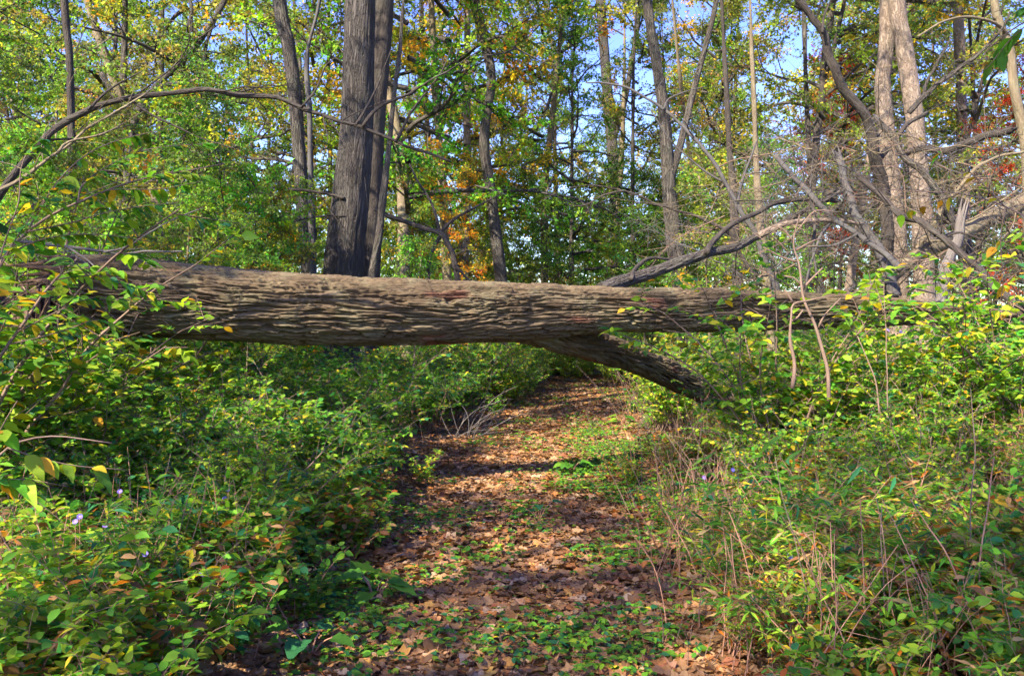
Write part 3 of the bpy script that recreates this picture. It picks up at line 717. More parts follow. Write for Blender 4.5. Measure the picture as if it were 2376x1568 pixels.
LEFT_SAP = [(40, 9.3, .62, 2), (150, 10.2, .7, 1), (290, 9.4, .55, 2), (400, 10.4, .62, 1), (520, 11.2, .66, 2), (620, 12.0, .7, 1), (90, 11.5, .8, 1), (560, 9.6, .45, 0), (470, 12.5, .8, 2), (950, 12.6, .55, 1), (220, 8.7, .52, 1), (1215, 23, .95, 0), (1270, 29, 1.15, 3), (1330, 36, 1.3, 0), (1255, 38, 1.4, 1), (1500, 23, .9, 3), (1530, 30, 1.15, 0), (1400, 42, 1.5, 3), (1470, 38, 1.4, 1), (1600, 27, 1.0, 0), (1010, 24, .95, 4), (1100, 30, 1.1, 2)]
while n < 74:
    d = r.uniform(11.5, 30); x = r.uniform(-.6, .6) * d
    fixed = LEFT_SAP[n] if n < len(LEFT_SAP) else None
    if fixed: d = fixed[1]; x = (fixed[0] - CXP) / FPX * d
    if not fixed and abs(x - path_c(d)) < path_w(d) + .9: continue
    if not fixed and d < 14 and -.1 < x / d < .35: continue
    if not fixed and d < 20 and (.30 < x / d < .54 or -.24 < x / d < -.12): continue
    c = int(r.choice(5, p=[.32, .24, .2, .24, 0])); z = g1(x, d)
    px = CXP + x / d * FPX
    if 1010 < px < 1130 and r.random() < .5: c = 4
    if fixed: c = fixed[3]
    t = thing('understorey_sapling', 'sapling', 'sapling', (x, d, z), SG[c], r.uniform(0, 6.28), fixed[2] if fixed else r.uniform(.6, 1.1))
    wood_items.append((t, SL[c], px, d))
    obj('trunk', ST[n % 2], t); cr = obj('crown', SAP[c][0], t); obj('branches', SAP[c][1], t)
    cr.color = (*np.clip(1 + r.normal(size=3) * np.array([.15, .08, .1]), .6, 1.5), 1)
    n += 1

name_by_place(wood_items)
# a red maple far behind the S-shaped limb and a red creeper-hung one at the right edge
for (px, d, s_, lb) in [(1938, 27, .62, 'small scarlet maple behind the S-shaped dead limb'), (2372, 21, .5, 'small scarlet maple at the right edge behind the dead bough')]:
    p = at(px, 700, d); t = thing('maple_tree', lb, 'tree', (p[0], d, g1(p[0], d)), None, 1.0, s_)
    obj('trunk', TR[3][0], t); obj('branches', CROWN[5][1], t); obj('crown', CROWN[5][0], t).color = (1.0, .16, .5, 1)

def gn_scatter(name, protos, pts, rot, scl, pid, label=None, cat=None):
    """One 'stuff' object: the geometry of the protos set out on points."""
    me = bpy.data.meshes.new(name); pts = np.asarray(pts, np.float32); n = len(pts)
    me.vertices.add(n); me.vertices.foreach_set('co', pts.ravel())
    for an, ty, key, v in (('rt', 'FLOAT_VECTOR', 'vector', rot), ('sc', 'FLOAT', 'value', scl), ('pid', 'INT', 'value', pid)):
        a = me.attributes.new(an, ty, 'POINT'); a.data.foreach_set(key, np.asarray(v, np.int32 if ty == 'INT' else np.float32).ravel())
    o = obj(name, me)
    ng = bpy.data.node_groups.new(name, 'GeometryNodeTree')
    ng.interface.new_socket('Geometry', in_out='INPUT', socket_type='NodeSocketGeometry')
    ng.interface.new_socket('Geometry', in_out='OUTPUT', socket_type='NodeSocketGeometry')
    gi, go = ng.nodes.new('NodeGroupInput'), ng.nodes.new('NodeGroupOutput')
    jn = ng.nodes.new('GeometryNodeJoinGeometry')
    for p in protos[::-1]:
        po = bpy.data.objects.new('source_' + name, p)
        oi = ng.nodes.new('GeometryNodeObjectInfo'); oi.inputs['Object'].default_value = po
        g2i = ng.nodes.new('GeometryNodeGeometryToInstance')
        ng.links.new(oi.outputs['Geometry'], g2i.inputs[0]); ng.links.new(g2i.outputs[0], jn.inputs[0])
    ip = ng.nodes.new('GeometryNodeInstanceOnPoints'); ip.inputs['Pick Instance'].default_value = True
    ng.links.new(gi.outputs[0], ip.inputs['Points']); ng.links.new(jn.outputs[0], ip.inputs['Instance'])
    def attr(nm, ty):
        a = ng.nodes.new('GeometryNodeInputNamedAttribute'); a.data_type = ty; a.inputs['Name'].default_value = nm
        return [s for s in a.outputs if s.enabled and s.name == 'Attribute'][0]
    ng.links.new(attr('pid', 'INT'), ip.inputs['Instance Index'])
    er = ng.nodes.new('FunctionNodeEulerToRotation'); ng.links.new(attr('rt', 'FLOAT_VECTOR'), er.inputs[0]); ng.links.new(er.outputs[0], ip.inputs['Rotation'])
    ng.links.new(attr('sc', 'FLOAT'), ip.inputs['Scale']); ng.links.new(ip.outputs[0], go.inputs[0])
    md = o.modifiers.new('scatter', 'NODES'); md.node_group = ng
    return tag(o, label, cat, None, 'stuff')
def join_meshes(parts, name):
    """Several meshes as one (materials kept)."""
    bmo = bpy.data.objects.new(name, parts[0].copy())
    import bmesh
    bm = bmesh.new(); mats = []
    for p in parts:
        n0 = len(bm.faces); bm.from_mesh(p); bm.faces.ensure_lookup_table()
        mats.append(p.materials[0])
        for f in bm.faces[n0:]: f.material_index = len(mats) - 1
    m = bpy.data.meshes.new(name); bm.to_mesh(m); bm.free()
    for mt in mats: m.materials.append(mt)
    return m
FAR = [join_meshes([CROWN[i][0], CROWN[i][1], TR[i % 4][0]], 'far_tree') for i in (0, 2, 3, 4)]
n = 34
d = r.uniform(46, 95, n); x = r.uniform(-.66, .66, n) * d
pxs = CXP + x / d * FPX
k = ~((pxs > 1755) & (pxs < 1870))
d, x = d[k], x[k]; n = len(d)
FAR += [join_meshes([SAP[i][0], SAP[i][1], ST[0]], 'far_sapling') for i in range(4)]
n2_ = 66
d2 = r.uniform(31, 62, n2_); x2 = r.uniform(-.62, .62, n2_) * d2
far_s = np.concatenate([r.uniform(.7, 1.15, n), r.uniform(.75, 1.3, n2_)]); far_i = np.concatenate([r.integers(0, 4, n), 4 + r.integers(0, 4, n2_)])
d, x = np.concatenate([d, d2]), np.concatenate([x, x2]); n = n + n2_
gn_scatter('far_forest', FAR, np.stack([x, d, gz(x, d)], 1), np.stack([x * 0, x * 0, r.uniform(0, 6.28, n)], 1), far_s, far_i, 'far woodland of green and yellowing trees closing the view', 'woodland')

# ------------------------------------------------------------------ shrubs, herbs, ground cover
def make_shrub(seed, H, spread, n_stem, n_tw, n_lf, leaf, pal, twl=.4, stem_r=.010, droop=.35, tmpl=OVATE, stem_mat='twig'):
    r = np.random.default_rng(seed); wood, fol = MB(), MB()
    t0, t1 = [], []
    for i in range(n_stem):
        az = i * 2.399 + r.normal() * .5; out = r.uniform(.15, 1) * spread
        dirn = np.array([math.cos(az) * out, math.sin(az) * out, H])
        L = np.linalg.norm(dirn) * r.uniform(.6, 1.12)
        P = grow(r, (r.normal() * .06, r.normal() * .06, -.03), dirn * np.array([.5, .5, 1]), L, 8, .10, (math.cos(az) * .5, math.sin(az) * .5, -.45))
        P2, R2 = catmull(P, np.linspace(stem_r, stem_r * .25, 9), .12); tube(wood, P2, R2, 4, cap=False)
        for j in range(n_tw):
            t = .18 + .82 * (j + r.random()) / n_tw
            k = min(7, int(t * 8)); p = P[k] + (P[k + 1] - P[k]) * (t * 8 - k)
            a = j * 2.4 + r.normal() * .5
            td = unit(unit(P[k + 1] - P[k]) * .5 + np.array([math.cos(a), math.sin(a), .25 + r.normal() * .3]))
            t0.append(p); t1.append(p + td * twl * r.uniform(.4, 1.1) * (1.1 - .5 * t))
    t0, t1 = np.array(t0), np.array(t1)
    sticks(wood, t0, t1, stem_r * .3, stem_r * .12)
    n = len(t0)
    t = (np.arange(n_lf)[None] + .4 * r.random((n, n_lf))) / n_lf + .06
    Pb = t0[:, None] + (t1 - t0)[:, None] * t[..., None]; Pb[..., 2] -= droop * .25 * twl * t ** 2
    d = np.broadcast_to(unit(t1 - t0)[:, None], Pb.shape)
    up = np.zeros_like(Pb); up[..., 2] = 1
    sd = unit(np.cross(d, up)) * np.where(np.arange(n_lf) % 2, 1, -1)[None, :, None]
    D = d * .55 + sd * .85 + r.normal(size=Pb.shape) * .28; D[..., 2] -= droop
    N = up * .9 + r.normal(size=Pb.shape) * .38
    m = n * n_lf
    leaves(fol, tmpl, Pb.reshape(m, 3), D.reshape(m, 3), N.reshape(m, 3), leaf * r.uniform(.6, 1.25, m), pick(m, pal, .2, r))
    return fol.mesh('foliage', M['leaf'], False), wood.mesh('stems', M[stem_mat])
S_G = {'green': 4, 'lush': 5, 'teal': 2.2, 'lime': 3, 'deep': .8, 'yellow': .5, 'tan': .2}
S_Y = {'green': 2.4, 'lush': 4, 'lime': 6, 'teal': .6, 'yellow': 1.1, 'gold': .3}
S_B = {'green': 2.4, 'lush': 2.5, 'lime': 2.6, 'yellow': .6, 'brown': 2.0, 'tan': 1.6, 'rust': .8, 'orange': .5, 'teal': .7}
SHR = [make_shrub(400 + i, h, s, ns, nt_, nl, lf, pal) for i, (h, s, ns, nt_, nl, lf, pal) in enumerate([
    (1.2, .8, 15, 11, 11, .072, S_G), (1.3, .9, 15, 11, 11, .066, S_G), (1.1, .8, 16, 10, 11, .076, S_G), (1.4, 1.0, 15, 12, 11, .066, S_Y),
    (1.3, 1.0, 14, 12, 11, .068, S_Y), (1.5, 1.1, 13, 12, 12, .062, S_Y)])]
HERB = [make_shrub(430 + i, h, s, ns, nt_, nl, lf, pal, .16, .004, .25, tm, 'stem') for i, (h, s, ns, nt_, nl, lf, pal, tm) in enumerate([
    (.55, .35, 9, 9, 5, .062, S_G, OVATE), (.50, .35, 8, 9, 5, .066, S_B, OVATE), (.70, .25, 12, 14, 4, .095, S_G, LANCE), (.60, .35, 9, 9, 5, .058, S_Y, OVATE),
    (.45, .4, 9, 8, 5, .060, S_B, OVATE), (.75, .3, 12, 14, 4, .080, S_B, LANCE)])]
def make_cover(seed, n, rad, leaf, pal, zmax=.10):
    r = np.random.default_rng(seed); fol, wood = MB(), MB()
    a, q = r.uniform(0, 2 * PI, n), rad * np.sqrt(r.random(n))
    P = np.stack([q * np.cos(a), q * np.sin(a), r.uniform(.015, zmax, n)], 1)
    az = r.uniform(0, 2 * PI, n); D = np.stack([np.cos(az), np.sin(az), r.normal(size=n) * .2], 1)
    N = np.stack([r.normal(size=n) * .3, r.normal(size=n) * .3, np.ones(n)], 1)
    base = P.copy(); base[:, 2] = -.01; base[:, :2] += r.normal(size=(n, 2)) * .02
    sticks(wood, base, P, .0016, .0012)
    # each leaf of three leaflets
    for da in (-1.0, 0, 1.0):
        c, s = math.cos(da), math.sin(da)
        D3 = np.stack([D[:, 0] * c - D[:, 1] * s, D[:, 0] * s + D[:, 1] * c, D[:, 2]], 1)
        leaves(fol, OVATE, P, D3, N, leaf * r.uniform(.6, 1.2, n), pick(n, pal, .15, r))
    return join_meshes([fol.mesh('foliage', M['leaf'], False), wood.mesh('stems', M['stem'])], 'cover')
COVER = [make_cover(450 + i, 9, .22, .040, p, .06) for i, p in enumerate([S_G, {'lush': 4, 'green': 3, 'lime': 2}, {'lush': 3, 'teal': 2, 'lime': 1}])]
SHR2 = [make_shrub(410 + i, h, s, ns, nt_, nl, lf, pal, .35, .009, .3, tm) for i, (h, s, ns, nt_, nl, lf, pal, tm) in enumerate([
    (1.0, .8, 14, 12, 10, .11, {'teal': 4, 'green': 3, 'lush': 2}, LANCE), (.8, .6, 12, 7, 5, .125, {'lush': 4, 'teal': 3, 'lime': 1.5, 'yellow': .5}, OVATE), (1.1, .9, 18, 14, 13, .042, S_Y, OVATE)])]
SHRJ = [join_meshes(list(s), 'shrub_mass') for s in SHR]
HERBJ = [join_meshes(list(s), 'herb_mass') for s in HERB]

def make_stalks(seed, n, h):
    r = np.random.default_rng(seed); mb = MB(); q0, q1 = [], []
    for k in range(n):
        P = grow(r, (r.normal() * .15, r.normal() * .15, -.02), (r.normal() * .22, r.normal() * .22, 1), h * r.uniform(.45, 1.2), 5, .09, (r.normal() * .3, r.normal() * .3, 0))
        P2, R2 = catmull(P, np.linspace(.0036, .0014, 6), .1); tube(mb, P2, R2, 4, cap=False)
        for t in (2, 3, 4, 5):
            if r.random() < .6: q0.append(P[t]); q1.append(P[t] + unit(P[t] - P[t - 1] + r.normal(size=3) * .7) * r.uniform(.05, .2))
    if q0: sticks(mb, np.array(q0), np.array(q1), .0015, .0007)
    return mb.mesh('stalks', M['stem' if seed % 2 else 'twig'])
STALK = [make_stalks(470 + i, 9, h) for i, h in enumerate((.5, .7, .9, .6))]
def field(n, y0, y1, x0, x1, margin=.1, seed=0):
    """Random ground points off the path between depths y0..y1; x limits as slopes x/y."""
    r = np.random.default_rng(seed)
    y = np.sqrt(r.uniform(y0 ** 2, y1 ** 2, n)); x = r.uniform(x0, x1, n) * y
    e = np.abs(x - path_c(y)) - path_w(y)
    k = e > margin + r.random(n) * .3
    return x[k], y[k]
def mass(name, protos, groups, label, cat='undergrowth'):
    X_, Y_, S_, I_ = [], [], [], []
    r = np.random.default_rng(len(groups) + 77)
    for (xy, s0, s1, ids) in groups:
        x, y = xy; X_.append(x); Y_.append(y); S_.append(r.uniform(s0, s1, len(x))); I_.append(r.choice(ids, len(x)))
    x, y, S_, I_ = np.concatenate(X_), np.concatenate(Y_), np.concatenate(S_), np.concatenate(I_)
    q = CXP + x / y * FPX                                             # nothing tall grows right in front of the propping limb
    tall = (I_ < 6) | (I_ > 15)
    k = ~((q > 1300) & (q < 1640) & (y > 6) & (y < 10.6) & tall) & ~((q > 1330) & (q < 1560) & (y > 9) & (y < 13) & ~tall & (S_ > .7))
    x, y, S_, I_ = x[k], y[k], S_[k], I_[k]; n = len(x)
    return gn_scatter(name, protos, np.stack([x, y, gz(x, y)], 1), np.stack([r.normal(size=n) * .1, r.normal(size=n) * .1, r.uniform(0, 6.28, n)], 1), S_, I_, label, cat)
def off(xy, f): k = f(*xy); return xy[0][k], xy[1][k]
mass('undergrowth', SHRJ + HERBJ + STALK + [join_meshes(list(q), 'shrub_mass') for q in SHR2], [
    (field(46, 4.2, 9, -.62, -.08, .3, 41), .45, .8, [17, 17, 18]),
    (field(34, 4.2, 9, .1, .62, 1.1, 42), .45, .75, [16, 17, 18, 18]),
    (field(60, 9, 22, -.6, .6, .4, 43), .8, 1.15, [16, 17, 18]),
    (field(150, 3.2, 10, .04, .62, .1, 21), .6, 1.1, [12, 13, 14, 15]),
    (field(110, 3.2, 9, -.62, -.06, .1, 22), .6, 1.0, [12, 13, 14, 15]),
    (field(90, 9, 20, -.5, .6, -.1, 23), .8, 1.4, [13, 14]),
    (field(190, 8.9, 24, -.66, .1, .35, 1), .75, 1.10, [0, 1, 2, 3]),
    (field(70, 10, 24, .05, .66, .5, 2), .6, .95, [0, 1, 3, 4]),
    (field(60, 5.2, 8.4, -.66, -.10, .45, 3), .5, .85, [0, 1, 2, 3]),
    (field(220, 24, 46, -.66, .66, .5, 4), .8, 1.3, [0, 1, 2, 3, 4]),
    (field(60, 16, 32, -.03, .075, .1, 31), .6, 1.0, [0, 3, 4]),
    (field(70, 24, 46, .02, .2, -9, 9), .5, 1.0, [3, 4, 5]),
    (field(210, 2.9, 8.2, -.66, -.05, .0, 5), .6, 1.1, [6, 7, 9, 9, 10, 6]),
    (field(150, 3.0, 8.6, .05, .66, .9, 6), .5, 1.05, [6, 7, 9, 10, 11, 7, 10, 11]),
    (field(75, 2.9, 4.9, .18, .66, .25, 17), .5, .95, [6, 7, 9, 10, 10, 11]),
    (field(125, 3.0, 10, .05, .5, .2, 16), .45, .8, [7, 10, 11, 7, 10, 9]),
    (field(160, 8, 20, -.5, .6, -.05, 8), .5, .9, [6, 8, 9]),
    ], 'dense green undergrowth of weeds and brambles on both sides of the path')

# ------------------------------------------------------------------ fallen leaves
def dry_leaf(seed, lobed):
    r = np.random.default_rng(seed)
    n = 20 if lobed else 12
    th = np.linspace(0, 2 * PI, n, endpoint=False)
    if lobed:
        rad = .50 + .09 * np.cos(5 * th) + .05 * np.cos(3 * th + 1) + .05 * r.normal(size=n); rad *= 1 - .12 * np.cos(th)
        x, y = rad * np.cos(th), rad * np.sin(th)
    else:
        x, y = .55 * np.cos(th), .33 * np.sin(th) * (1 + .1 * r.normal(size=n))
    xi, yi = x * .5, y * .5
    V = np.concatenate([[[0, 0]], np.stack([xi, yi], 1), np.stack([x, y], 1)])
    c1, c2, a = r.uniform(-.3, 1.0), r.uniform(-.5, .5), r.uniform(0, PI)
    u = V[:, 0] * math.cos(a) + V[:, 1] * math.sin(a); w = -V[:, 0] * math.sin(a) + V[:, 1] * math.cos(a)
    z = c1 * u ** 2 + c2 * w ** 2 + .10 * np.sin(u * 9 + r.random() * 6) * np.abs(w) + .03 * r.normal(size=len(V))
    V = np.column_stack([V, z - z.min() * .7 + .01])
    k = np.arange(n); k2 = (k + 1) % n
    mb = MB(); mb.add(V, np.stack([np.zeros(n, int), 1 + k, 1 + k2], 1), np.stack([1 + k, 1 + n + k, 1 + n + k2, 1 + k2], 1))
    return mb.mesh('dry_leaf', M['litter'])
DRY = [dry_leaf(500 + i, i % 3 != 2) for i in range(9)]
r = np.random.default_rng(31)
N_ = 24000
y = 3.3 + 24 * r.random(N_) ** 1.7; t = r.uniform(-1.25, 1.25, N_)
x = path_c(y) + t * (path_w(y) + .15)
xb = r.uniform(-.62, .62, 30000); yb = 3.0 + 12 * r.random(30000) ** 1.3; xb = xb * yb
x, y = np.concatenate([x, xb]), np.concatenate([y, yb])
near = (y < 5.6) & (np.abs(x - path_c(y)) < path_w(y) * 1.1)
ids = np.where(near)[0][:300]
rest = np.setdiff1d(np.arange(len(x)), ids)
def leaf_pose(n):
    return np.stack([r.normal(size=n) * .22, r.normal(size=n) * .22, r.uniform(0, 6.28, n)], 1), r.uniform(.03, .085, n) , r.integers(0, 9, n)
ro, sc, pid = leaf_pose(len(rest))
ll = gn_scatter('leaf_litter', DRY, np.stack([x[rest], y[rest], gz(x[rest], y[rest]) + .008 + r.random(len(rest)) * .012], 1), ro, sc, pid)
ll['label'] = 'carpet of small brown and orange fallen leaves on the path'
ll['category'] = 'leaf litter'
ro, sc, pid = leaf_pose(len(ids))
zz = gz(x[ids], y[ids])
for k, i in enumerate(ids):
    obj('leaf', DRY[pid[k]], path, (x[i], y[i], zz[k] + .022 + r.random() * .012), ro[k], sc[k] * 1.1)
# green cover creeping over the path's edges
def cover_pts():
    X_, Y_ = [], []
    for (n, ya, yb, ta, tb) in ((150, 3.4, 7.5, -1.1, 1.1), (110, 4.0, 8, -1.4, -.5), (330, 5.5, 13, .5, 1.9), (90, 7, 14, -1.0, 1.0), (320, 13, 36, -1.2, 1.2), (28, 3.8, 4.6, .2, 1.2), (170, 7.5, 12.5, .65, 1.8), (60, 3.6, 6, -1.5, -.7)):
        yy = r.uniform(ya, yb, n); X_.append(path_c(yy) + r.uniform(ta, tb, n) * path_w(yy)); Y_.append(yy)
    xx, yy = np.concatenate(X_), np.concatenate(Y_)
    k = noise3(np.stack([xx * 1.1, yy * .8, xx * 0 + 3], 1)) > -.12
    return xx[k], yy[k]
cx_, cy_ = cover_pts()
n = len(cx_)
gc = gn_scatter('ground_cover', COVER, np.stack([cx_, cy_, gz(cx_, cy_) + .01], 1), np.stack([cx_ * 0, cx_ * 0, r.uniform(0, 6.28, n)], 1), r.uniform(.7, 1.25, n), r.integers(0, 3, n),
                'low green creeping ground cover along the edges of the path', 'ground cover')

# ------------------------------------------------------------------ shrubs one can tell apart
def shrub(k, px, py_, d, s, label, group=None, name='shrub', src=SHR):
    p = at(px, py_, d); z = g1(p[0], d)
    t = thing(name, label, 'shrub' if name == 'shrub' else 'plant', (p[0], d, z), group, r.uniform(0, 6.28), s)
    obj('foliage', src[k][0], t); obj('stems', src[k][1], t)
    return t
thicket = []
LG = 'thicket shrubs left of the path'
for i, (px, d, s, k) in enumerate([(330, 9.0, 1.0, 0), (480, 9.2, .95, 1), (640, 9.3, .95, 2), (770, 9.6, .92, 0), (880, 10.5, .9, 1), (980, 12, .85, 2), (560, 10.5, 1.0, 1), (420, 10.8, 1.05, 0), (720, 11.5, .95, 2),
                               (300, 7.0, .72, 3), (480, 6.6, .62, 0), (620, 7.0, .62, 3), (760, 7.2, .58, 1), (380, 6.0, .6, 2), (560, 5.8, .5, 3), (850, 8.0, .55, 0), (220, 6.2, .75, 1)]):
    row = 'behind' if d > 8.5 else 'in front of'
    t = shrub(k, px, 1000, d, s, 'shrub', LG); thicket.append((row, px, t))
for row in ('behind', 'in front of'):
    for i, (_, px, t) in enumerate(sorted([q for q in thicket if q[0] == row], key=lambda q: q[1])):
        t['label'] = f'green thicket shrub {row} the fallen trunk, {ORD[i].replace(" nearest", "").replace("nearest", "first")} from the left'
for (px, d, s, k, lb) in [(20, 6.3, 1.55, 4, 'tall leafy shrub hiding the broken stump at the left edge'), (130, 6.7, 1.25, 3, 'leafy shrub in front of the torn end of the trunk'),
                          (-70, 5.4, 1.7, 5, 'tallest leafy shrub at the left edge in front of the stump'), (210, 6.3, .95, 4, 'bushy shrub below the torn end of the trunk'), (60, 8.3, 1.9, 5, 'tall shrub rising behind the torn end of the trunk'), (330, 8.6, 1.6, 4, 'tall shrub showing above the thick part of the trunk'),
                          (1720, 8.9, .8, 0, 'green shrub hiding the foot of the propping limb'), (1800, 7.4, 1.34, 3, 'tall honeysuckle shrub whose top covers the fallen trunk right of the limb'),
                          (1930, 7.6, 1.0, 5, 'honeysuckle shrub in front of the fallen trunk below the silvery stub'), (2090, 7.4, 1.2, 4, 'honeysuckle shrub with drooping leaf sprays below the weathered stub'),
                          (2240, 7.2, 1.22, 5, 'dense green shrub swallowing the thin end of the fallen trunk'), (2390, 7.0, 1.3, 3, 'dense green shrub cut by the right edge below the trunk end'),
                          (1880, 6.7, .68, 4, 'low shrub at the foot of the bare pale stems'), (2160, 6.2, .72, 5, 'low broad shrub in the middle of the right bank'), (1740, 6.7, .55, 3, 'small yellow-green shrub on the right bank near the propping limb')]:
    shrub(k, px, 1000, d, s, lb)
for (px, d, s, k, lb) in [(1800, 4.7, 1.15, 2, 'upright green goldenrod clump with narrow leaves on the right bank'), (1700, 4.4, .9, 8 - 6, 'smaller narrow-leaved goldenrod clump beside the path at the right'), (1880, 4.5, 1.05, 2, 'narrow-leaved goldenrod clump behind the green stem at the lower right')]:
    shrub(k, px, 1300, d, s, lb, None, 'goldenrod', HERB)

# near branches whose single leaves can be told apart
def big_leaf(seed, asp=.5, heart=0.0):
    n = 9; t = np.linspace(0, 1, n)
    w = asp * np.sin(PI * t ** .75) ** .9 * (1 - .15 * t) + (heart * np.exp(-((t - .08) / .12) ** 2) if heart else 0); w[0] = .02; w[-1] = .005
    rr_ = np.random.default_rng(seed); z = -.22 * t ** 2 + .02 * rr_.normal(size=n)
    mid = np.stack([0 * t, t, z], 1); L = np.stack([-w, t - heart * .4 * np.exp(-t * 9), z + .22 * w + .02 * np.sin(t * 20)], 1); R_ = L * np.array([-1, 1, 1])
    V = np.vstack([mid, L, R_]); k = np.arange(n - 1)
    f4 = np.vstack([np.stack([k, k + 1, n + k + 1, n + k], 1), np.stack([k, 2 * n + k, 2 * n + k + 1, k + 1], 1)])
    mb = MB(); mb.add(V, None, f4); return mb.mesh('leaf', M['leaf'])
BIG = [big_leaf(i, a) for i, a in enumerate((.26, .30, .22))]
BURD = [big_leaf(10 + i, .36, .16) for i in range(2)]
def place_leaf(parent, me, p, d, nrm, size, col):
    d = Vector(d).normalized(); x_ = d.cross(Vector(nrm)).normalized(); z_ = x_.cross(d)
    mw = Matrix(((x_.x, d.x, z_.x), (x_.y, d.y, z_.y), (x_.z, d.z, z_.z))).to_4x4()
    o = obj('leaf', me, parent)
    o.matrix_local = Matrix.Translation(Vector(p) - parent.location) @ mw @ Matrix.Scale(size, 4)
    o.color = (*col, 1)
def leafy_branch(name, label, main, subs, n_leaf, size, pal, mat='twig', seed=0, cat='branch'):
    r = np.random.default_rng(seed); mb = MB()
    P, R = px_tube(mb, *main, 6, .05, None, 0, .008)
    t = thing(name, label, cat, tuple(P[np.argmin(P[:, 2])]))
    child('stem', mb, M[mat], t)
    lines = [P]
    for s_ in subs:
        m2 = MB(); Q, _ = px_tube(m2, *s_, 5, .05, None, 0, .008); child('twig', m2, M[mat], t); lines.append(Q)
    if subs: lines = lines[1:]
    cols = pick(n_leaf, pal, .15, r)
    for k in range(n_leaf):
        Q = lines[k % len(lines)]; i = int(len(Q) * (.25 + .75 * r.random() ** .8)) - 2; i = max(1, min(len(Q) - 2, i))
        dl = unit(Q[i + 1] - Q[i - 1]); sd = unit(np.cross(dl, (0, 0, 1.))) * (1 if k % 2 else -1)
        dv = dl * .6 + sd * .6 + r.normal(size=3) * .25; dv[2] -= .45
        nv = np.array([r.normal() * .35, -.35 + r.normal() * .3, 1.0])
        place_leaf(t, BIG[k % 3], Q[i], dv, nv, size * r.uniform(.6, 1.2), cols[k])
    return t
NEARL = {'lush': 4, 'lime': 4, 'green': 3, 'yellow': 1.4, 'teal': 1, 'gold': .4}
leafy_branch('leafy_branch', 'yellow-green leafy branches hanging over the left of the fallen trunk', ([(-80, 800), (-20, 650), (60, 540), (180, 470), (320, 420), (520, 380)], 4.4, 5.0, 9, 3),
    [([(60, 540), (150, 400), (260, 330), (380, 300)], 4.5, 4.9, 4, 1.5), ([(0, 600), (40, 470), (60, 360), (130, 300)], 4.4, 4.7, 4, 1.5), ([(60, 540), (160, 520), (260, 490), (420, 470)], 4.5, 4.8, 4, 1.5), ([(180, 470), (200, 420), (330, 350), (520, 330)], 4.6, 5.0, 4, 1.5), ([(0, 600), (90, 560), (200, 545), (350, 560)], 4.4, 4.8, 4, 1.5), ([(320, 420), (420, 400), (540, 430)], 4.8, 5, 3, 1), ([(180, 470), (250, 440), (370, 440), (470, 420)], 4.6, 4.9, 3, 1), ([(0, 620), (60, 520), (130, 430), (180, 380)], 4.4, 4.6, 4, 1)], 230, .085, NEARL, 'twig', 61)
leafy_branch('leafy_branch', 'leafy shoots crossing the broken stump at the left edge', ([(-60, 960), (0, 830), (60, 740), (130, 650), (180, 600)], 4.6, 5.0, 9, 4),
    [([(40, 770), (120, 730), (220, 690), (330, 700)], 4.7, 5.1, 4, 1.5), ([(20, 800), (140, 770), (230, 740), (300, 770)], 4.7, 5, 4, 1.5), ([(130, 650), (200, 640), (280, 650), (390, 700)], 4.9, 5.2, 4, 1.5), ([(100, 690), (140, 640), (230, 620), (330, 640)], 4.9, 5.2, 3, 1), ([(-20, 860), (60, 800), (130, 790)], 4.6, 4.8, 3, 1)], 170, .08, NEARL, 'twig', 62)
leafy_branch('leafy_branch', 'large drooping leaves close to the camera at the left edge', ([(-120, 1300), (-60, 1150), (20, 1040), (120, 1010), (260, 1030)], 3.0, 3.2, 8, 3),
    [([(20, 1040), (90, 1060), (180, 1080), (290, 1090)], 3.0, 3.2, 4, 2), ([(-60, 1150), (0, 1000), (40, 930)], 3.0, 3.0, 4, 2), ([(-40, 1120), (60, 1110), (160, 1130)], 3.0, 3.1, 3, 2)], 34, .10, NEARL, 'twig', 63)
leafy_branch('leafy_branch', 'few large green leaves hanging in the upper right corner', ([(2520, -60), (2440, 20), (2370, 60), (2300, 110), (2240, 190)], 2.6, 2.8, 5, 2),
    [([(2440, 20), (2380, 10), (2310, 30)], 2.6, 2.7, 3, 1.5), ([(2400, 50), (2350, 90), (2290, 160), (2250, 180)], 2.7, 2.8, 3, 1.5)], 16, .075, {'green': 3, 'lush': 3}, 'twig', 64)
leafy_branch('leafy_branch', 'thin drooping branch with scattered yellow leaves over the right end of the trunk', ([(2520, 560), (2420, 520), (2330, 480), (2230, 450), (2120, 445), (2020, 440)], 3.6, 4.2, 5, 1.5),
    [([(2420, 520), (2330, 560), (2250, 620), (2200, 700)], 3.7, 4, 3, 1), ([(2330, 480), (2250, 400), (2160, 340), (2100, 290)], 3.8, 4, 3, 1), ([(2330, 480), (2320, 560), (2330, 660), (2300, 780)], 3.7, 3.8, 3, 1), ([(2230, 450), (2140, 480), (2040, 520)], 3.9, 4.2, 2, 1)], 34, .06, {'lime': 3, 'yellow': 2.5, 'green': 3, 'gold': 1.5}, 'twig', 65)
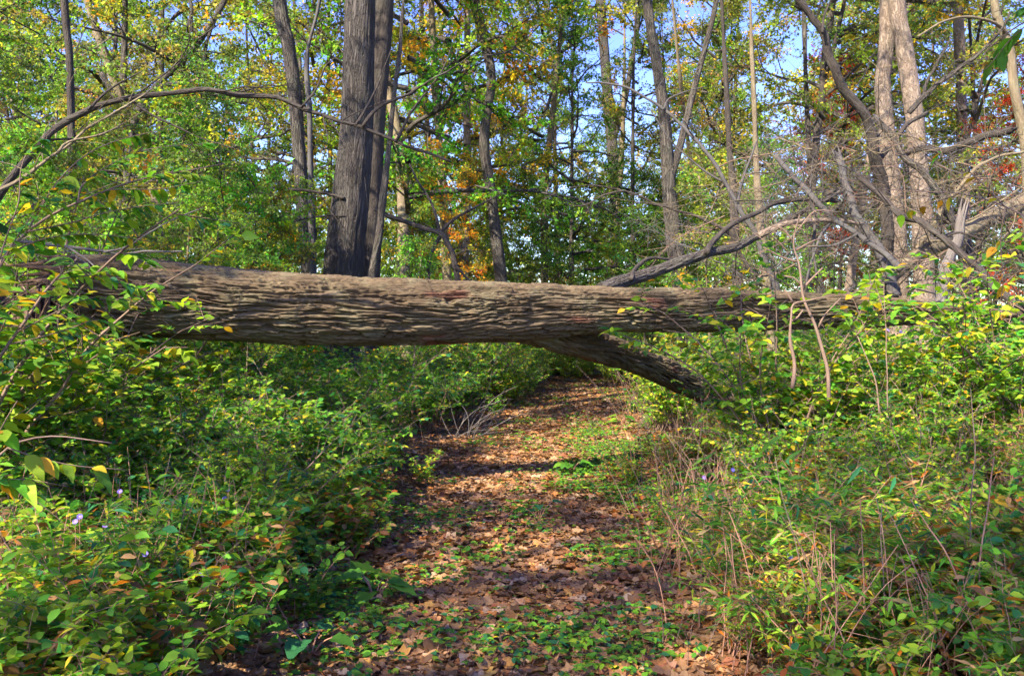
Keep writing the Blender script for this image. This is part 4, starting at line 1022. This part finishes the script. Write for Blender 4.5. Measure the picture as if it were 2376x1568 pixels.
# burdock-like weeds with broad leaves
def broad_weed(label, px, py_, d, n, size, seed, pal={'lush': 3, 'green': 2, 'lime': 1}):
    r = np.random.default_rng(seed); p = at(px, py_, d); z = g1(p[0], d)
    t = thing('broad_leaved_weed', label, 'plant', (p[0], d, z)); cols = pick(n, pal, .1, r)
    for k in range(n):
        a = k * 2.4 + r.normal() * .3; h = r.uniform(.06, .16); o_ = r.uniform(.04, .12)
        q = np.array([p[0] + math.cos(a) * o_, d + math.sin(a) * o_, z + h])
        mb = MB(); P, R = catmull([(p[0], d, z - .01), ((p[0] + q[0]) / 2, (d + q[1]) / 2, z + h * .7), q], [.005, .004, .003], .03); tube(mb, P, R, 5); child('stalk', mb, M['stem'], t)
        place_leaf(t, BURD[k % 2], q, (math.cos(a), math.sin(a), -.05), (r.normal() * .15, -.15, 1), size * r.uniform(.7, 1.15), cols[k])
broad_weed('broad-leaved weed with big pale green leaves on the left of the path', 870, 1350, 4.9, 6, .17, 71, {'green': 2, 'lush': 2})
broad_weed('broad-leaved weed at the bottom edge left of the path', 720, 1500, 4.0, 5, .15, 72, {'teal': 2, 'green': 3})
broad_weed('broad-leaved weed with bluish leaves just left of the pale one', 780, 1330, 5.1, 4, .17, 73, {'teal': 3, 'green': 1})
broad_weed('broad-leaved weed beside the sunlit bend of the path', 1325, 1090, 9.0, 9, .15, 74, {'lush': 3, 'green': 2})
broad_weed('small broad-leaved weed in the middle of the path', 1250, 1215, 6.9, 5, .13, 75, {'teal': 2, 'green': 1})
broad_weed('broad-leaved weed below the propping limb', 1440, 935, 13.5, 8, .18, 76)

# bare stems on the right bank
limb_thing('bare_shrub', 'tall bare shrub of pale crooked stems in front of the trunk', 'shrub',
    ([(1924, 930), (1922, 865), (1908, 812), (1894, 762), (1869, 704), (1860, 665), (1853, 608), (1840, 560), (1856, 500)], 6.6, 6.8, 10, 3), M['twig'],
    [([(1838, 900), (1844, 847), (1833, 790), (1835, 729), (1842, 704), (1880, 696), (1933, 686)], 6.5, 6.6, 8, 2.5), ([(1862, 672), (1885, 645), (1908, 622)], 6.8, 6.8, 4, 2), ([(1836, 745), (1850, 735), (1864, 718)], 6.6, 6.6, 3, 2), ([(1900, 762), (1912, 735), (1950, 690)], 6.7, 6.7, 3, 1.5),
     ([(1853, 608), (1800, 590), (1770, 575)], 6.8, 6.8, 3, 1.2), ([(1845, 580), (1900, 555), (1915, 560)], 6.8, 6.9, 3, 1), ([(1842, 704), (1825, 680), (1818, 670)], 6.6, 6.6, 3, 1), ([(1860, 665), (1840, 645), (1820, 640)], 6.8, 6.8, 2.5, 1), ([(1840, 560), (1815, 530), (1790, 525)], 6.8, 6.8, 2.5, 1)], sides=7, disp=None)
for i, (pts, w, lb, m) in enumerate([
    ([(2286, 1580), (2274, 1401), (2281, 1252), (2296, 1152), (2310, 1060)], 8, 'thin pinkish stem rising at the lower right corner, nearly straight', 'stem'),
    ([(2271, 1580), (2239, 1401), (2204, 1292), (2154, 1222), (2109, 1157)], 8, 'pinkish stem bending left at the lower right corner', 'stem'),
    ([(2249, 1300), (2252, 1180), (2259, 1053), (2256, 980), (2250, 900)], 6, 'straight pale stem above the bending pinkish one', 'twig'),
    ([(1935, 1575), (1880, 1391), (1845, 1252), (1811, 1137), (1795, 1060)], 6, 'green leafless stem leaning left on the right bank', 'tanbark'),
    ([(2058, 1500), (2050, 1350), (2044, 1240), (2046, 1170)], 6, 'brown upright stalk right of the leaning green stem', 'twig'),
    ([(2040, 960), (2034, 895), (2012, 830), (1990, 780)], 7, 'pale leaning stem on the sunlit right bank', 'twig'),
    ([(2060, 950), (2058, 850), (2056, 790), (2054, 720), (2050, 660)], 5, 'thin upright pale stem right of the leaning stem', 'twig')]):
    d = 3.5 if pts[0][1] > 1200 else 6.4
    if i == 2: d = 3.8
    limb_thing('bare_cane', lb, 'cane', (pts, d, d + .15, w * .62, w * .3), M[m], sides=7, disp=None)
# brush of dry canes under the log
dc = thing('dry_canes', 'clump of dry grey canes leaning beside the path under the log', 'canes', tuple(at(1090, 965, 12.0)))
r2 = np.random.default_rng(8)
for k in range(22):
    p0 = at(1090 + r2.normal() * 22, 968, 12.0 + r2.normal() * .2); p0[2] = g1(p0[0], p0[1])
    P = grow(r2, p0, (r2.normal() * .5 + .15, r2.normal() * .2, 1), r2.uniform(.4, 1.1), 5, .1, (.7 * r2.normal() + .4, 0, -.5))
    mb = MB(); P2, R2 = catmull(P, np.linspace(.007, .002, 6), .1); tube(mb, P2, R2, 5); child('cane', mb, M['wood'], dc)
# dead branch lying on the thick end of the trunk
limb_thing('dead_branch', 'pale dead branch lying on the thick left end of the trunk', 'dead branch',
    ([(-20, 556), (32, 560), (80, 564), (153, 572), (242, 584), (282, 590), (342, 584), (423, 584)], 7.0, 7.3, 9, 4), M['wood'], [([(242, 584), (300, 570), (380, 520), (470, 480)], 7.1, 7.2, 4, 2), ([(153, 572), (200, 600), (240, 640)], 7, 6.9, 3, 1.5)], sides=8, disp=None)

# asters
mp_, nt, bs, _o = new_mat('aster_petal'); bs.inputs['Base Color'].default_value = (.22, .15, .60, 1); bs.inputs['Roughness'].default_value = .6
mc_, nt, bs, _o = new_mat('aster_centre'); bs.inputs['Base Color'].default_value = (.55, .40, .05, 1)
def flower_mesh():
    mb = MB()
    for k in range(14):
        a = k / 14 * 2 * PI; c, s = math.cos(a), math.sin(a); w = .12
        mb.add(np.array([[c * .15 - s * .04, s * .15 + c * .04, 0], [c * .15 + s * .04, s * .15 - c * .04, 0], [c - s * -w, s - c * w, .25], [c + s * -w, s + c * w, .25]]), None, [[0, 1, 2, 3]])
    return mb.mesh('petals', mp_, False)
FL = flower_mesh()
mb = MB(); tube(mb, np.array([[0, 0, -.05], [0, 0, .05], [0, 0, .1]]), np.array([.2, .22, .12]), 8); FC = mb.mesh('centre', mc_)
for (px, d, s, fl, lb) in [(330, 4.3, 1.0, [(175, 1210), (185, 1198), (245, 1218)], 'aster plant with pale purple flowers at the far left of the bank'), (520, 5.0, 1.0, [(528, 1136), (522, 1156), (278, 1140)], 'aster plant with purple flowers in the left thicket'),
                           (335, 4.0, .9, [(337, 1285), (470, 1330)], 'aster plant with two small purple flowers low on the left bank'), (1630, 5.4, 1.0, [(1633, 1108), (1700, 1090)], 'aster plant with a purple flower on the right bank near the path'),
                           (2090, 3.9, .9, [(2094, 1360), (1832, 1290)], 'aster plant with a bright purple flower near the pinkish stems'), (2080, 7.1, 1.3, [(2090, 770), (2060, 766), (2190, 780), (2230, 785)], 'aster plant flowering pale purple below the end of the trunk')]:
    t = shrub(2, px, 1200, d, s, lb, None, 'aster', HERB)
    for (fx, fy) in fl:
        q = at(fx, fy, d); b = Vector((q[0], q[1], g1(q[0], d)))
        o = obj('flower', FL, t); o.matrix_local = Matrix.LocRotScale(t.location, t.rotation_euler, t.scale).inverted() @ Matrix.Translation(Vector(q)) @ Euler((.9, .2 * fx % .7, 0)).to_matrix().to_4x4() @ Matrix.Scale(.014, 4)
        c = obj('centre', FC, o)
        m2 = MB(); m2.add(*[[(q[0] - .002, q[1], b.z), (q[0] + .002, q[1], b.z), (q[0] + .0015, q[1], q[2]), (q[0] - .0015, q[1], q[2]), (q[0], q[1] + .003, b.z), (q[0], q[1] + .002, q[2])]], [], [[0, 1, 2, 3], [1, 4, 5, 2], [4, 0, 3, 5]])
        child('flower_stalk', m2, M['stem'], t)

# ------------------------------------------------------------------ trees at the camera's back: they shade the path in patches
SHADE = make_crown(600, 14, 3.4, 5.0, 24, 7, 5, 13, .11, G1, .16, gap=.16)
for i, (x, yy, sc_, lb) in enumerate([(-7.0, -2.6, 1.0, 'tree left of the camera whose crown shades the near path'),
                                      (-6.0, -5.4, .95, 'tree behind the camera whose crown shades the lowest edge of the path'), (-7.4, 2.6, .68, 'small tree left of the view whose crown dapples the middle of the trunk'), (-6.9, 6.2, .9, 'tree left of the view whose crown shades the path beyond the trunk')]):
    t = thing('overhanging_tree', lb, 'tree', (x, yy, 0), 'trees shading the near path', i * 1.3, sc_)
    obj('trunk', TR[0][i % 2], t); obj('crown', SHADE[0], t); obj('branches', SHADE[1], t)
